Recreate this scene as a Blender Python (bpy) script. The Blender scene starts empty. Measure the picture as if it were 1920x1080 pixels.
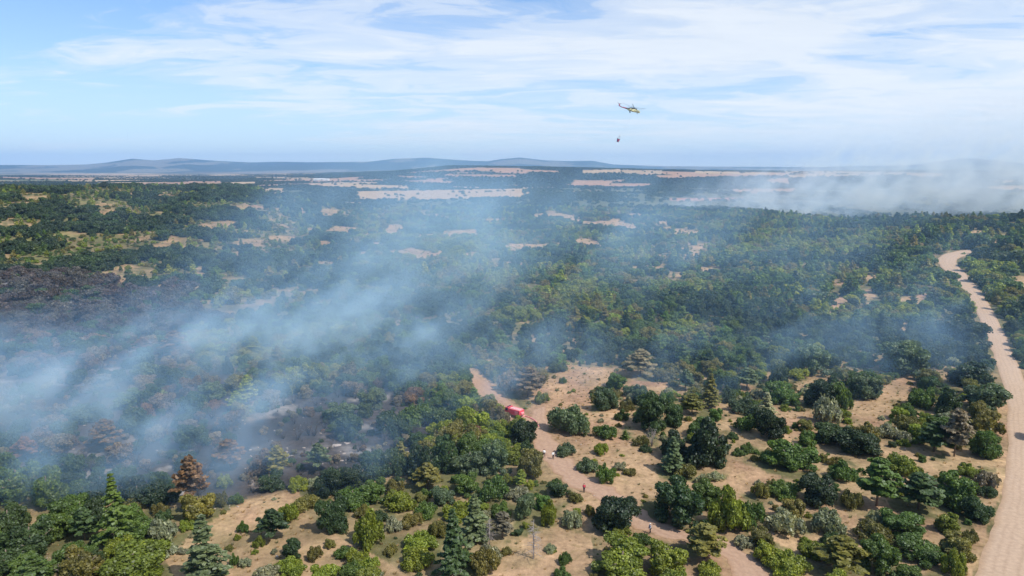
import bpy, math, random
import numpy as np
from mathutils import Vector, Matrix

# ============================================================ camera, world, sun, exposure
scene = bpy.context.scene
COL = scene.collection
RAD = math.radians
CAM_H = 60.0
PITCH = RAD(9.84)
FPX = 1280.0                      # focal length in pixels of the 1920 px wide photograph

cam_data = bpy.data.cameras.new("camera")
cam_data.sensor_width = 36.0
cam_data.lens = 24.0
cam_data.clip_start = 0.5
cam_data.clip_end = 80000.0
cam = bpy.data.objects.new("camera", cam_data)
cam.location = (0, 0, CAM_H)
cam.rotation_euler = (math.pi / 2 - PITCH, 0, 0)
COL.objects.link(cam)
scene.camera = cam

SUN_EL, SUN_AZ = RAD(52), RAD(122)          # azimuth clockwise from +Y (view direction)
SUN_DIR = Vector((math.sin(SUN_AZ) * math.cos(SUN_EL), math.cos(SUN_AZ) * math.cos(SUN_EL), math.sin(SUN_EL)))

world = bpy.data.worlds.new("World")
scene.world = world
world.use_nodes = True
wt = world.node_tree
wt.nodes.clear()


def nd(tree, kind, **kw):
    n = tree.nodes.new(kind)
    for k, v in kw.items():
        if hasattr(n, k):
            setattr(n, k, v)
        else:
            n.inputs[k.replace("_", " ")].default_value = v
    return n


def mth(tree, op, a, b=None, c=None, clamp=False):
    n = tree.nodes.new("ShaderNodeMath")
    n.operation = op
    n.use_clamp = clamp
    for i, v in enumerate((a, b, c)):
        if v is None:
            continue
        if isinstance(v, (int, float)):
            n.inputs[i].default_value = v
        else:
            tree.links.new(v, n.inputs[i])
    return n.outputs[0]


def vmt(tree, op, a, b=None):
    n = tree.nodes.new("ShaderNodeVectorMath")
    n.operation = op
    for i, v in enumerate((a, b)):
        if v is None:
            continue
        if isinstance(v, (tuple, list)):
            n.inputs[i].default_value = v
        else:
            tree.links.new(v, n.inputs[i])
    return n.outputs["Value"] if op in ("DOT_PRODUCT", "LENGTH") else n.outputs[0]


def ramp(tree, fac, stops, interp="LINEAR"):
    n = tree.nodes.new("ShaderNodeValToRGB")
    cr = n.color_ramp
    cr.interpolation = interp
    while len(cr.elements) < len(stops):
        cr.elements.new(0.5)
    for e, (p, c) in zip(cr.elements, stops):
        e.position = p
        e.color = (c, c, c, 1) if isinstance(c, (int, float)) else (*c, 1)
    tree.links.new(fac, n.inputs[0])
    return n.outputs[0]


def mixc(tree, fac, a, b, mode="MIX"):
    n = tree.nodes.new("ShaderNodeMix")
    n.data_type = "RGBA"
    n.blend_type = mode
    for s, v in ((n.inputs[0], fac), (n.inputs[6], a), (n.inputs[7], b)):
        if isinstance(v, (int, float)):
            s.default_value = v
        elif isinstance(v, (tuple, list)):
            s.default_value = (*v[:3], 1)
        else:
            tree.links.new(v, s)
    return n.outputs[2]


def noise(tree, vec, scale, detail=4, rough=0.55, dist=0.0, lac=2.0):
    n = tree.nodes.new("ShaderNodeTexNoise")
    n.inputs["Scale"].default_value = scale
    n.inputs["Detail"].default_value = detail
    n.inputs["Roughness"].default_value = rough
    n.inputs["Distortion"].default_value = dist
    n.inputs["Lacunarity"].default_value = lac
    if vec is not None:
        tree.links.new(vec, n.inputs["Vector"])
    return n.outputs[0]


sky = nd(wt, "ShaderNodeTexSky", sky_type="NISHITA", sun_disc=False, sun_elevation=SUN_EL, sun_rotation=SUN_AZ,
         altitude=150.0, air_density=1.0, dust_density=0.6, ozone_density=1.6)
tc = nd(wt, "ShaderNodeTexCoord")
dirv = tc.outputs["Generated"]
sep = nd(wt, "ShaderNodeSeparateXYZ")
wt.links.new(dirv, sep.inputs[0])
dz = mth(wt, "MAXIMUM", sep.outputs[2], 0.0)
inv = mth(wt, "DIVIDE", 1.0, mth(wt, "ADD", dz, 0.07))
cx = mth(wt, "MULTIPLY", sep.outputs[0], inv)
cy = mth(wt, "MULTIPLY", sep.outputs[1], inv)
comb = nd(wt, "ShaderNodeCombineXYZ")
wt.links.new(cx, comb.inputs[0])
wt.links.new(cy, comb.inputs[1])
# thin high cloud: long soft streaks, finer ripples inside them
rot = nd(wt, "ShaderNodeMapping")
rot.inputs["Rotation"].default_value = (0, 0, RAD(-14))
rot.inputs["Scale"].default_value = (0.75, 1.25, 1.0)
rot.inputs["Location"].default_value = (2.3, 1.15, 0)
wt.links.new(comb.outputs[0], rot.inputs[0])
warp = nd(wt, "ShaderNodeTexNoise")
warp.inputs["Scale"].default_value = 0.55
warp.inputs["Detail"].default_value = 3
wt.links.new(rot.outputs[0], warp.inputs["Vector"])
wv = vmt(wt, "ADD", rot.outputs[0], vmt(wt, "SCALE", warp.outputs["Color"]))
wt.nodes[-1].inputs  # keep order
for n_ in wt.nodes:
    if n_.bl_idname == "ShaderNodeVectorMath" and n_.operation == "SCALE":
        n_.inputs["Scale"].default_value = 1.6
big = noise(wt, wv, 0.42, 7, 0.56, 0.25)
fine = noise(wt, wv, 2.1, 9, 0.62, 0.5)
cov = mth(wt, "ADD", mth(wt, "MULTIPLY", big, 0.66), mth(wt, "MULTIPLY", fine, 0.42))
# more cloud to the right, as the photograph's sky
cov = mth(wt, "ADD", cov, mth(wt, "MULTIPLY", sep.outputs[0], 0.20))
cm = ramp(wt, cov, [(0.0, 0.0), (0.46, 0.03), (0.51, 0.26), (0.56, 0.66), (0.66, 1.0)], "EASE")
hz = ramp(wt, dz, [(0.0, 0.2), (0.03, 0.55), (0.07, 1.0), (1.0, 1.0)])
cm = mth(wt, "MULTIPLY", mth(wt, "MULTIPLY", cm, hz), 0.86)
skyc = mixc(wt, 1.0, sky.outputs[0], (0.33, 0.84, 1.30), "MULTIPLY")
cloudc = mixc(wt, 1.0, mixc(wt, fine, (5.2, 5.8, 6.5), (7.6, 7.8, 8.0)), (1, 1, 1), "MULTIPLY")
skymix = mixc(wt, cm, skyc, cloudc)
low = ramp(wt, dz, [(0.0, 1.0), (0.05, 0.72), (0.14, 0.40), (0.26, 0.12), (0.45, 0.0)])
skymix = mixc(wt, mth(wt, "MULTIPLY", low, 0.75), skymix, (8.8, 8.9, 8.8))
bg = nd(wt, "ShaderNodeBackground")
wt.links.new(skymix, bg.inputs[0])
bg.inputs[1].default_value = 0.10
wo = nd(wt, "ShaderNodeOutputWorld")
wt.links.new(bg.outputs[0], wo.inputs[0])

sun_data = bpy.data.lights.new("sun", "SUN")
sun_data.energy = 3.6
sun_data.angle = RAD(0.5)
sun_data.color = (1.0, 0.955, 0.89)
sun = bpy.data.objects.new("sun", sun_data)
sun.rotation_euler = SUN_DIR.to_track_quat("Z", "Y").to_euler()
sun.location = (0, 0, 400)
COL.objects.link(sun)

vs = scene.view_settings
vs.view_transform = "Standard"
vs.look = "None"
vs.exposure = 0.42
vs.gamma = 1.0
vs.use_curve_mapping = False
cy_ = scene.cycles
cy_.use_denoising = True
cy_.volume_bounces = 2
cy_.max_bounces = 6
cy_.diffuse_bounces = 3
cy_.glossy_bounces = 2
cy_.transmission_bounces = 3
cy_.transparent_max_bounces = 8
cy_.volume_step_rate = 1.0
cy_.volume_max_steps = 256
cy_.sample_clamp_indirect = 4.0
scene.render.film_transparent = False

rng = np.random.default_rng(11)
prng = random.Random(5)

# ============================================================ numpy noise and the shape of the land


def _hash(ix, iy, s):
    h = (ix.astype(np.int64) * 374761393 + iy.astype(np.int64) * 668265263 + s * 1274126177) & 0x7FFFFFFF
    h = ((h ^ (h >> 13)) * 1274126177) & 0x7FFFFFFF
    h = ((h ^ (h >> 16)) * 2246822519) & 0x7FFFFFFF
    return (h & 0xFFFF) / 65535.0


def vnoise(x, y, s=0):
    ix, iy = np.floor(x), np.floor(y)
    fx, fy = x - ix, y - iy
    fx, fy = fx * fx * (3 - 2 * fx), fy * fy * (3 - 2 * fy)
    a, b = _hash(ix, iy, s), _hash(ix + 1, iy, s)
    c, d = _hash(ix, iy + 1, s), _hash(ix + 1, iy + 1, s)
    return (a * (1 - fx) + b * fx) * (1 - fy) + (c * (1 - fx) + d * fx) * fy


def fbm(x, y, scale, octs=4, s=0, gain=0.5):
    x, y = np.asarray(x, float) / scale, np.asarray(y, float) / scale
    t, amp, tot = 0, 1.0, 0
    for o in range(octs):
        t = t + amp * vnoise(x + 17.3 * o, y - 9.1 * o, s + o)
        tot += amp
        amp *= gain
        x, y = x * 2.03, y * 2.03
    return t / tot


def sst(e0, e1, v):
    t = np.clip((v - e0) / (e1 - e0), 0, 1)
    return t * t * (3 - 2 * t)


MTN_X = np.array([-400, 0, 100, 160, 200, 250, 290, 340, 400, 470, 520, 600, 690, 740, 800, 850, 880, 915, 940, 975, 1020, 1070, 1110, 1150, 1250, 1500, 1700, 1760, 1800, 1830, 1870, 1920, 2300.])
MTN_Y = np.array([311, 311, 311, 310, 307, 300.5, 303, 299, 303, 306, 305, 306, 306, 301.5, 300, 304, 306, 307, 303, 300, 305, 306.5, 305.5, 312, 315, 316, 314, 308, 303, 304, 308, 312, 313.])
MESA_X = np.array([-400, 300, 480, 560, 620, 700, 780, 840, 900, 1000, 1080, 1180, 1300, 1500, 1700, 2400.])
MESA_H = np.array([0, 0, 6, 16, 28, 42, 56, 72, 76, 73, 66, 60, 52, 47, 50, 50.])


def approx_px(x, y):
    return 960 + FPX * x / np.maximum(y * math.cos(PITCH) + 55 * math.sin(PITCH), 1.0)


def H(x, y):
    x, y = np.asarray(x, float), np.asarray(y, float)
    r = np.sqrt(x * x + y * y)
    a = x / np.maximum(y, 1.0)
    px = np.where(y > 20, approx_px(x, y), np.where(x < 0, -400.0, 2300.0))
    h = (fbm(x, y, 90, 3, 3) - 0.5) * 3.0 * sst(60, 240, r)
    h = h + (fbm(x, y, 420, 3, 9) - 0.5) * 12.0 * sst(240, 800, r) * (1 - sst(9000, 12000, r))
    # left hillside
    lf = sst(-0.20, -0.42, a)
    h = h + lf * (36 * sst(420, 1000, r) - 34 * sst(1080, 1900, r))
    # hollow of the burnt ground on the left
    h = h - 3.0 * sst(0.0, -0.5, a) * np.exp(-((r - 330) / 90) ** 2)
    # ridge on the right, valley behind it
    rf = sst(0.30, 0.66, a)
    h = h + rf * (17 * sst(330, 640, r) - 36 * sst(680, 1000, r) + 19 * sst(1300, 2400, r))
    # low hill of young pines
    h = h + 16 * np.exp(-(((x - 50) / 190) ** 2 + ((y - 1500) / 230) ** 2))
    # wooded table hill and the plateau
    mh = np.interp(px, MESA_X, MESA_H)
    h = h + mh * sst(2500, 3350, r) * (1 - 0.25 * sst(6000, 9000, r)) * (1 + 0.10 * (fbm(x, y, 700, 3, 21) - 0.5))
    # far mountains
    mt = (318 - np.interp(px, MTN_X, MTN_Y)) / FPX * 16500 + 55
    rough = 0.55 + 0.9 * (fbm(x, y, 2600, 5, 31) - 0.22) * (1 - 0.75 * sst(14500, 16300, r))
    h = h + np.where(y > 0, mt * sst(11000, 16500, r) * np.minimum(rough + 0.45 * sst(14500, 16300, r), 1.0), 0)
    return h


CP, SP = math.cos(PITCH), math.sin(PITCH)


def project(x, y, z):
    """world -> pixel of the 1920x1080 frame and depth along the axis"""
    dz_ = z - CAM_H
    dep = y * CP - dz_ * SP
    up = y * SP + dz_ * CP
    dep_s = np.maximum(dep, 1e-3)
    return 960 + FPX * x / dep_s, 540 - FPX * up / dep_s, dep


_T = np.exp(np.linspace(math.log(70), math.log(19000), 900))


def ground(px, py):
    """where the line of sight through a pixel meets the land"""
    u, v = (px - 960) / FPX, (540 - py) / FPX
    d = np.array([u, CP + v * SP, -SP + v * CP])
    d /= np.linalg.norm(d)
    xs, ys, zs = d[0] * _T, d[1] * _T, CAM_H + d[2] * _T
    below = zs < H(xs, ys)
    if not below.any():
        i = len(_T) - 1
        t = _T[i]
    else:
        i = int(np.argmax(below))
        lo, hi = _T[max(i - 1, 0)], _T[i]
        for _ in range(18):
            m = 0.5 * (lo + hi)
            if CAM_H + d[2] * m < H(d[0] * m, d[1] * m):
                hi = m
            else:
                lo = m
        t = hi
    x, y = d[0] * t, d[1] * t
    return float(x), float(y), float(H(x, y))


def along(px, py, y):
    """point on the line of sight at a given distance north"""
    u, v = (px - 960) / FPX, (540 - py) / FPX
    d = np.array([u, CP + v * SP, -SP + v * CP])
    t = y / d[1]
    return Vector((d[0] * t, y, CAM_H + d[2] * t))


def in_poly(px, py, poly):
    inside = np.zeros(px.shape, bool)
    n = len(poly)
    j = n - 1
    for i in range(n):
        xi, yi = poly[i]
        xj, yj = poly[j]
        c = ((yi > py) != (yj > py)) & (px < (xj - xi) * (py - yi) / (yj - yi + 1e-9) + xi)
        inside ^= c
        j = i
    return inside


# ------------------------------------------------------------ where the ground lies open (authored against the view)
ROAD_L = [(1790, 1180), (1825, 1080), (1851, 1013), (1868, 965), (1880, 920), (1887, 870), (1888, 820), (1887, 760), (1876, 705), (1860, 660), (1846, 620), (1828, 580), (1806, 545), (1782, 518), (1762, 498), (1758, 487), (1768, 478), (1790, 472), (1818, 468)]
ROAD_R = [(1950, 1180), (1962, 1080), (1966, 1013), (1966, 965), (1963, 920), (1958, 870), (1948, 820), (1939, 760), (1918, 705), (1898, 660), (1880, 620), (1860, 580), (1838, 545), (1814, 518), (1796, 498), (1793, 490), (1798, 485), (1808, 481), (1824, 477)]
TRACK = [((1440, 1120), 40), ((1385, 1050), 36), ((1335, 1015), 30), ((1270, 1003), 27), ((1215, 985), 28), ((1165, 945), 30), ((1110, 915), 34), ((1065, 885), 32), ((1033, 850), 27), ((1018, 820), 23), ((1010, 790), 20), ((1012, 765), 16)]
TRACK2 = [((862, 697), 13), ((885, 712), 18), ((910, 733), 22), ((935, 757), 25), ((962, 778), 25), ((992, 803), 24), ((1015, 828), 22)]
CLEAR = [
    [(855, 690), (895, 690), (960, 750), (985, 770), (1000, 760), (1000, 725), (1045, 700), (1100, 688), (1160, 688), (1160, 715), (1250, 715), (1270, 738), (1205, 742), (1150, 722), (1108, 735), (1110, 775), (1170, 760), (1170, 800), (1165, 830), (1215, 850), (1235, 895), (1300, 905), (1385, 895), (1440, 905), (1430, 925), (1340, 925), (1215, 925), (1198, 950), (1215, 1000), (1300, 1010), (1350, 1005), (1430, 1085), (1360, 1085), (1300, 1020), (1190, 1010), (1190, 975), (1110, 955), (1060, 905), (1020, 870), (1000, 800), (955, 790), (930, 770)],
    [(310, 1050), (360, 1000), (470, 930), (560, 915), (570, 960), (640, 1010), (720, 1050), (770, 1085), (330, 1085)],
    [(910, 1045), (960, 1015), (1045, 985), (1110, 1010), (1110, 1085), (890, 1085)],
    [(1590, 800), (1600, 755), (1690, 700), (1745, 712), (1700, 750), (1660, 800)],
    [(1640, 845), (1700, 838), (1765, 850), (1680, 870)],
    [(1360, 905), (1380, 868), (1470, 895), (1420, 925)],
    [(1480, 720), (1525, 710), (1500, 735)], [(1460, 775), (1535, 770), (1530, 800), (1470, 800)],
    [(1625, 945), (1665, 940), (1680, 970), (1640, 970)], [(1570, 980), (1610, 965), (1590, 1000)],
    [(1400, 1000), (1440, 990), (1510, 1010), (1500, 1040), (1440, 1010)], [(1600, 1015), (1640, 1020), (1630, 1040), (1600, 1030)],
    [(1690, 895), (1740, 865), (1760, 880), (1700, 920)],
    [(1545, 590), (1565, 555), (1600, 560), (1580, 590)], [(1620, 545), (1650, 535), (1640, 560), (1615, 565)], [(1680, 560), (1740, 550), (1740, 570), (1690, 575)],
    [(1600, 445), (1618, 445), (1612, 452), (1598, 452)], [(1805, 435), (1860, 430), (1850, 447), (1810, 447)], [(1840, 465), (1870, 448), (1885, 450), (1865, 468), (1845, 475)],
    [(1885, 520), (1960, 515), (1960, 545), (1900, 545)], [(1870, 760), (1890, 760), (1892, 900), (1860, 960), (1840, 1030), (1820, 1085), (1795, 1085), (1838, 960), (1868, 880)],
    [(420, 480), (450, 470), (460, 490)], [(1330, 500), (1350, 498), (1345, 520), (1330, 515)], [(1035, 690), (1060, 680), (1100, 690)],
]
# gently tilted bare patches further off: centre, half width, half height, slope
PATCH = [(395, 428, 55, 9, -.12), (300, 460, 55, 8, -.25), (550, 450, 40, 8, 0), (470, 455, 20, 5, 0), (740, 432, 28, 10, 0), (742, 500, 32, 8, 0), (640, 438, 25, 8, 0),
         (870, 440, 22, 8, 0), (880, 478, 35, 6, -.1), (1000, 466, 48, 7, 0), (1150, 423, 40, 9, .1), (1275, 436, 26, 6, -.05), (1090, 455, 30, 5, 0), (930, 412, 30, 6, 0), (820, 405, 25, 5, 0),
         (1330, 508, 9, 8, 0), (1425, 560, 10, 6, 0), (1510, 580, 14, 9, 0), (205, 520, 22, 7, .3), (60, 556, 55, 4, 0), (560, 390, 14, 9, -.6), (300, 373, 26, 6, 0), (240, 368, 20, 5, 0),
         (190, 400, 30, 6, 0), (130, 435, 20, 5, 0), (60, 370, 26, 4, 0), (455, 392, 22, 5, 0), (380, 505, 30, 4, 0), (330, 448, 16, 8, 0), (1195, 402, 20, 4, 0), (1040, 400, 26, 4, 0), (700, 462, 22, 6, 0), (780, 470, 20, 5, 0),
         (1640, 520, 20, 5, 0), (1560, 530, 16, 4, 0), (1480, 500, 10, 4, 0), (1700, 610, 18, 5, 0), (1590, 640, 14, 5, 0)]
# near tree-free dots come from noise


def open_mask(px, py, x, y):
    m = np.zeros(np.shape(px))
    for p in CLEAR:
        m = np.maximum(m, in_poly(px, py, p) * 1.0)
    wob = (fbm(x, y, 26, 3, 77) - 0.5) * 1.3
    pxw = px + 70 * (fbm(x, y, 60, 3, 171) - .5)
    pyw = py + 16 * (fbm(x, y, 70, 3, 172) - .5)
    zone = (px > 600) & (px < 1330) & (py > 392) & (py < 520)
    m = np.maximum(m, (zone & (fbm(x, y, 27, 4, 173) > .575)) * 1.0)
    zone2 = (px < 640) & (py > 360) & (py < 520)
    m = np.maximum(m, (zone2 & (fbm(x, y, 22, 4, 174) > .685)) * 1.0)
    for cx_, cy_p, w, hh, sl in PATCH:
        yy = (pyw - cy_p) - sl * (pxw - cx_)
        q = ((pxw - cx_) / (w * 1.15)) ** 2 + (yy / hh) ** 2
        m = np.maximum(m, (q + wob * 1.2 < 1.0) * 1.0)
    return m


def burn_mask(px, py, x, y):
    w = (fbm(x, y, 30, 3, 55) - 0.5) * 1.2
    z1 = ((px - 60) / 370) ** 2 + ((py - 590) / 75) ** 2
    z2 = ((px - 330) / 330) ** 2 + ((py - 850) / 82) ** 2
    z3 = ((px - 120) / 340) ** 2 + ((py - 740) / 120) ** 2
    z4 = ((px - 620) / 180) ** 2 + ((py - 800) / 80) ** 2
    z = np.minimum(np.minimum(z1, z2), np.minimum(z3, z4)) + w
    return 1 - sst(0.75, 1.05, z)


def mesh_obj(name, verts, faces, mat=None, parent=None, smooth=False):
    me = bpy.data.meshes.new(name)
    verts = np.asarray(verts, np.float32).reshape(-1, 3)
    if isinstance(faces, np.ndarray):
        k = faces.shape[1]
        me.vertices.add(len(verts))
        me.vertices.foreach_set("co", verts.ravel())
        me.loops.add(faces.size)
        me.loops.foreach_set("vertex_index", faces.astype(np.int32).ravel())
        me.polygons.add(len(faces))
        me.polygons.foreach_set("loop_start", np.arange(0, faces.size, k, dtype=np.int32))
        me.polygons.foreach_set("loop_total", np.full(len(faces), k, np.int32))
        me.update(calc_edges=True)
    else:
        me.from_pydata([tuple(v) for v in verts], [], faces)
        me.update()
    if smooth:
        me.polygons.foreach_set("use_smooth", np.ones(len(me.polygons), bool))
    if mat:
        me.materials.append(mat)
    o = bpy.data.objects.new(name, me)
    COL.objects.link(o)
    o.parent = parent
    return o


def tag(o, label=None, cat=None, group=None, kind=None):
    if label:
        o["label"] = label
    if cat:
        o["category"] = cat
    if group:
        o["group"] = group
    if kind:
        o["kind"] = kind
    return o


def empty(name, loc, rz=0.0):
    o = bpy.data.objects.new(name, None)
    o.empty_display_size = 0.5
    o.location = loc
    o.rotation_euler = (0, 0, rz)
    COL.objects.link(o)
    return o


def new_mat(name):
    m = bpy.data.materials.new(name)
    m.use_nodes = True
    m.node_tree.nodes.clear()
    return m, m.node_tree


def simple_mat(name, col, rough=0.7, metal=0.0, var=0.15, scale=3.0, bump=0.0):
    m, t = new_mat(name)
    b = nd(t, "ShaderNodeBsdfPrincipled")
    b.inputs["Roughness"].default_value = rough
    b.inputs["Metallic"].default_value = metal
    tcn = nd(t, "ShaderNodeTexCoord")
    nz = noise(t, tcn.outputs["Object"], scale, 4, 0.6)
    t.links.new(mixc(t, nz, [c * (1 - var) for c in col], [min(c * (1 + var), 1) for c in col]), b.inputs["Base Color"])
    if bump:
        bp = nd(t, "ShaderNodeBump")
        bp.inputs["Strength"].default_value = bump
        t.links.new(nz, bp.inputs["Height"])
        t.links.new(bp.outputs[0], b.inputs["Normal"])
    o = nd(t, "ShaderNodeOutputMaterial")
    t.links.new(b.outputs[0], o.inputs[0])
    return m


# ============================================================ terrain sheet
ang_in = np.arange(-41.0, 41.01, 0.125)
ang_out = np.concatenate([np.arange(41.5, 60, 1.0), np.arange(60, 300, 5.0), np.arange(300, 318.6, 1.0)])
ANG = np.radians(np.concatenate([ang_in, ang_out]))
RR = np.concatenate([np.array([2, 12, 25, 40, 52, 62, 70.]), np.exp(np.linspace(math.log(76), math.log(460), 215)),
                     np.exp(np.linspace(math.log(466), math.log(19000), 330)), np.array([19600, 20300.])])
A2, R2 = np.meshgrid(ANG, RR)
GX, GY = R2 * np.sin(A2), R2 * np.cos(A2)
GZ = H(GX, GY)
nA, nR = len(ANG), len(RR)
idx = np.arange(nA * nR).reshape(nR, nA)
f0 = idx[:-1, :]
f1 = idx[1:, :]
quads = np.stack([f0, np.roll(f0, -1, 1), np.roll(f1, -1, 1), f1], -1).reshape(-1, 4)[:, ::-1]
verts = np.stack([GX, GY, GZ], -1).reshape(-1, 3)


def land_colour(x, y, z):
    px, py, dep = project(x, y, z)
    front = dep > 1
    px = np.where(front, px, -2000.0)
    py = np.where(front, py, 1400.0)
    r = np.hypot(x, y)
    c = np.zeros(x.shape + (3,))

    def C(*v):
        return np.array(v)
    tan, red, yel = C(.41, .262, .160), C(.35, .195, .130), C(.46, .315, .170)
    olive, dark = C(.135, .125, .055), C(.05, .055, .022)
    n1 = fbm(x, y, 14, 4, 1)[..., None]
    n2 = fbm(x, y, 60, 3, 2)[..., None]
    dry = tan * (1 - n2) + yel * n2
    dry = dry * (0.72 + 0.5 * n1)
    redness = sst(0.50, 0.72, fbm(x, y, 22, 4, 6))[..., None]
    dry = dry * (1 - 0.6 * redness) + red * 0.6 * redness
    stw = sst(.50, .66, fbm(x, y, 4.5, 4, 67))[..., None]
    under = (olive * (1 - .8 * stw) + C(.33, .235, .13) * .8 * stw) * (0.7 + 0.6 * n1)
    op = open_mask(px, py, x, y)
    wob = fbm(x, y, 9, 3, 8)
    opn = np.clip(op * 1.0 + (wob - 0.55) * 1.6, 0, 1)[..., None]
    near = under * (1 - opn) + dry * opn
    hz2 = ((px < 660) & (py < 530) & (op > .5))[..., None]
    near = np.where(hz2, near * C(.80, .80, .74) * (.75 + .5 * fbm(x, y, 5, 3, 66)[..., None]), near)
    # light scrub ground between near shrubs on the right
    semi = (sst(960, 1060, px) * sst(640, 720, py))[..., None] * sst(0.42, 0.6, fbm(x, y, 6, 4, 12))[..., None]
    near = near * (1 - 0.75 * semi) + dry * 0.75 * semi
    # left hillside: straw and yellow-green
    hill = (sst(700, 500, px) * sst(520, 470, py))[..., None]
    hn = sst(0.58, 0.68, fbm(x, y, 28, 5, 18))[..., None]
    near = near * (1 - hill * hn * .65) + (C(.18, .175, .065) * (0.7 + .6 * n1)) * hill * hn * .65
    # burnt ground with ash
    bm = burn_mask(px, py, x, y)[..., None]
    ash = sst(0.60, 0.74, fbm(x, y, 7, 4, 44))[..., None]
    char = C(.050, .046, .046) * (1 - ash) + C(.26, .245, .24) * ash
    scorched = C(.12, .095, .085)
    sc = sst(0.45, 0.7, fbm(x, y, 24, 3, 46))[..., None]
    char = char * (1 - .5 * sc) + scorched * .5 * sc
    near = near * (1 - bm) + char * bm
    # ---- far land: parcels
    ca, sa = math.cos(0.10), math.sin(0.10)
    fx, fy = (x * ca + y * sa), (-x * sa + y * ca)
    cs = np.where(r < 3800, 1.0, np.where(r < 7000, 1.7, 3.2))
    fxw = fx + 60 * (fbm(x, y, 300, 2, 61) - .5)
    cid = _hash(np.floor(fxw / (620 * cs)), np.floor(fy / (190 * cs) + _hash(np.floor(fxw / (620 * cs)), 0 * fx, 5) * 1.0), 71)
    wheat, fallow, crop, wood = C(.47, .335, .20), C(.36, .22, .14), C(.13, .14, .06), C(.040, .052, .024)
    rp = cid[..., None]
    parcel = np.where(rp < .42, wheat, np.where(rp < .56, fallow, np.where(rp < .68, crop, wood)))
    wn = fbm(x * .6, y * 1.3, 420, 4, 81)
    woodm = sst(0.555, 0.58, wn)[..., None]
    far = parcel * (1 - woodm) + wood * woodm
    rw = ((px > 1300) & (r < 3600) & (fbm(x, y, 380, 3, 85) > .40))[..., None]
    far = np.where(rw, wood * 1.15, far)
    # table hill: mostly wood
    mesa = ((r > 2400) & (r < 3700) & (px > 480) & (px < 1480))[..., None] * 1.0
    mw = sst(0.37, 0.40, fbm(x * .6, y * 1.2, 220, 4, 91))[..., None]
    far = far * (1 - mesa) + (wood * mw + fallow * 1.1 * (1 - mw)) * mesa
    mid = ((r > 1000) & (r < 2400) & (py > 352))[..., None] * 1.0
    far = far * (1 - mid * (1 - .0)) + (C(.10, .105, .045) * (.6 + .8 * n2)) * mid
    rects = [(672, 988, 356, 373, wheat * .97), (400, 535, 352, 366, wheat * .85), (600, 760, 346, 352.5, wheat), (590, 700, 342, 346, wheat * .9), (255, 420, 341, 345, fallow),
             (1376, 1492, 354, 362.5, fallow * 1.1), (1255, 1400, 371, 376, C(.42, .21, .17)), (1090, 1165, 318, 325, wheat * .95), (1168, 1232, 319, 326, wheat * .85),
             (1148, 1178, 358, 361.5, C(.42, .38, .34)), (1070, 1130, 357.5, 360.5, wheat), (480, 620, 333, 336, wheat * .8), (1300, 1450, 322, 326.5, wheat), (1480, 1760, 322, 327, wheat * .8),
             (840, 975, 327, 331, fallow), (740, 800, 330, 333, fallow), (650, 700, 379, 381.5, wheat * .8), (100, 300, 327, 330, wheat * .8), (0, 180, 333, 336, fallow)]
    for x0, x1, y0, y1, cc in rects:
        yy = py + 0.018 * (px - (x0 + x1) / 2) * (1 if (x0 // 10) % 2 else -1) + 1.6 * (fbm(px, py * 6, 60, 2, int(x0)) - .5)
        inn = (px > x0 + 30 * (fbm(py, px, 8, 2, 3) - .5)) & (px < x1 + 30 * (fbm(py, px, 8, 2, 4) - .5)) & (yy > y0) & (yy < y1) & (r > 1050)
        far[inn] = cc
    mt = sst(10500, 12500, r)[..., None]
    mtc = np.where(fbm(x, y * .5, 800, 5, 99)[..., None] > .56, C(.20, .185, .14), C(.035, .055, .045))
    far = far * (1 - mt) + mtc * mt
    k = sst(900, 1150, r)[..., None]
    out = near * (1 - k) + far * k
    wooded = (1 - np.clip(out[..., 0] / 0.2, 0, 1))
    return out, op, bm[..., 0], wooded


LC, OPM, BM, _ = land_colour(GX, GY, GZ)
# wood/field decision for far trees reads the same function at the tree's place

gm, gt = new_mat("dry_ground")
gb = nd(gt, "ShaderNodeBsdfPrincipled")
gb.inputs["Roughness"].default_value = 0.95
gb.inputs["Specular IOR Level"].default_value = 0.1
ga = nd(gt, "ShaderNodeAttribute", attribute_name="land")
geo = nd(gt, "ShaderNodeNewGeometry")
gp = geo.outputs["Position"]
g1 = noise(gt, gp, 0.9, 6, 0.65)
g2 = noise(gt, gp, 0.17, 5, 0.6)
g3 = noise(gt, gp, 0.035, 4, 0.6)
mul = mth(gt, "MULTIPLY", ramp(gt, g1, [(0.28, 0.50), (0.42, 0.86), (0.55, 1.0), (0.75, 1.32)]), ramp(gt, g2, [(0.3, 0.78), (0.7, 1.2)]))
mul = mth(gt, "MULTIPLY", mul, ramp(gt, g3, [(0.3, 0.88), (0.7, 1.1)]))
mulc = nd(gt, "ShaderNodeCombineXYZ")
for i in range(3):
    gt.links.new(mul, mulc.inputs[i])
gc = mixc(gt, 1.0, ga.outputs["Color"], mulc.outputs[0], "MULTIPLY")
g4 = noise(gt, gp, 0.42, 6, 0.7, 0.6)
gc = mixc(gt, mth(gt, "MULTIPLY", ramp(gt, g4, [(0.50, 0.0), (0.64, 1.0)]), 0.45), gc, mixc(gt, 1.0, gc, (.58, .66, .50), "MULTIPLY"))
gt.links.new(gc, gb.inputs["Base Color"])
gbp = nd(gt, "ShaderNodeBump")
gbp.inputs["Strength"].default_value = 0.5
gbp.inputs["Distance"].default_value = 0.35
gt.links.new(g1, gbp.inputs["Height"])
gt.links.new(gbp.outputs[0], gb.inputs["Normal"])
go = nd(gt, "ShaderNodeOutputMaterial")
gt.links.new(gb.outputs[0], go.inputs[0])

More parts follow.
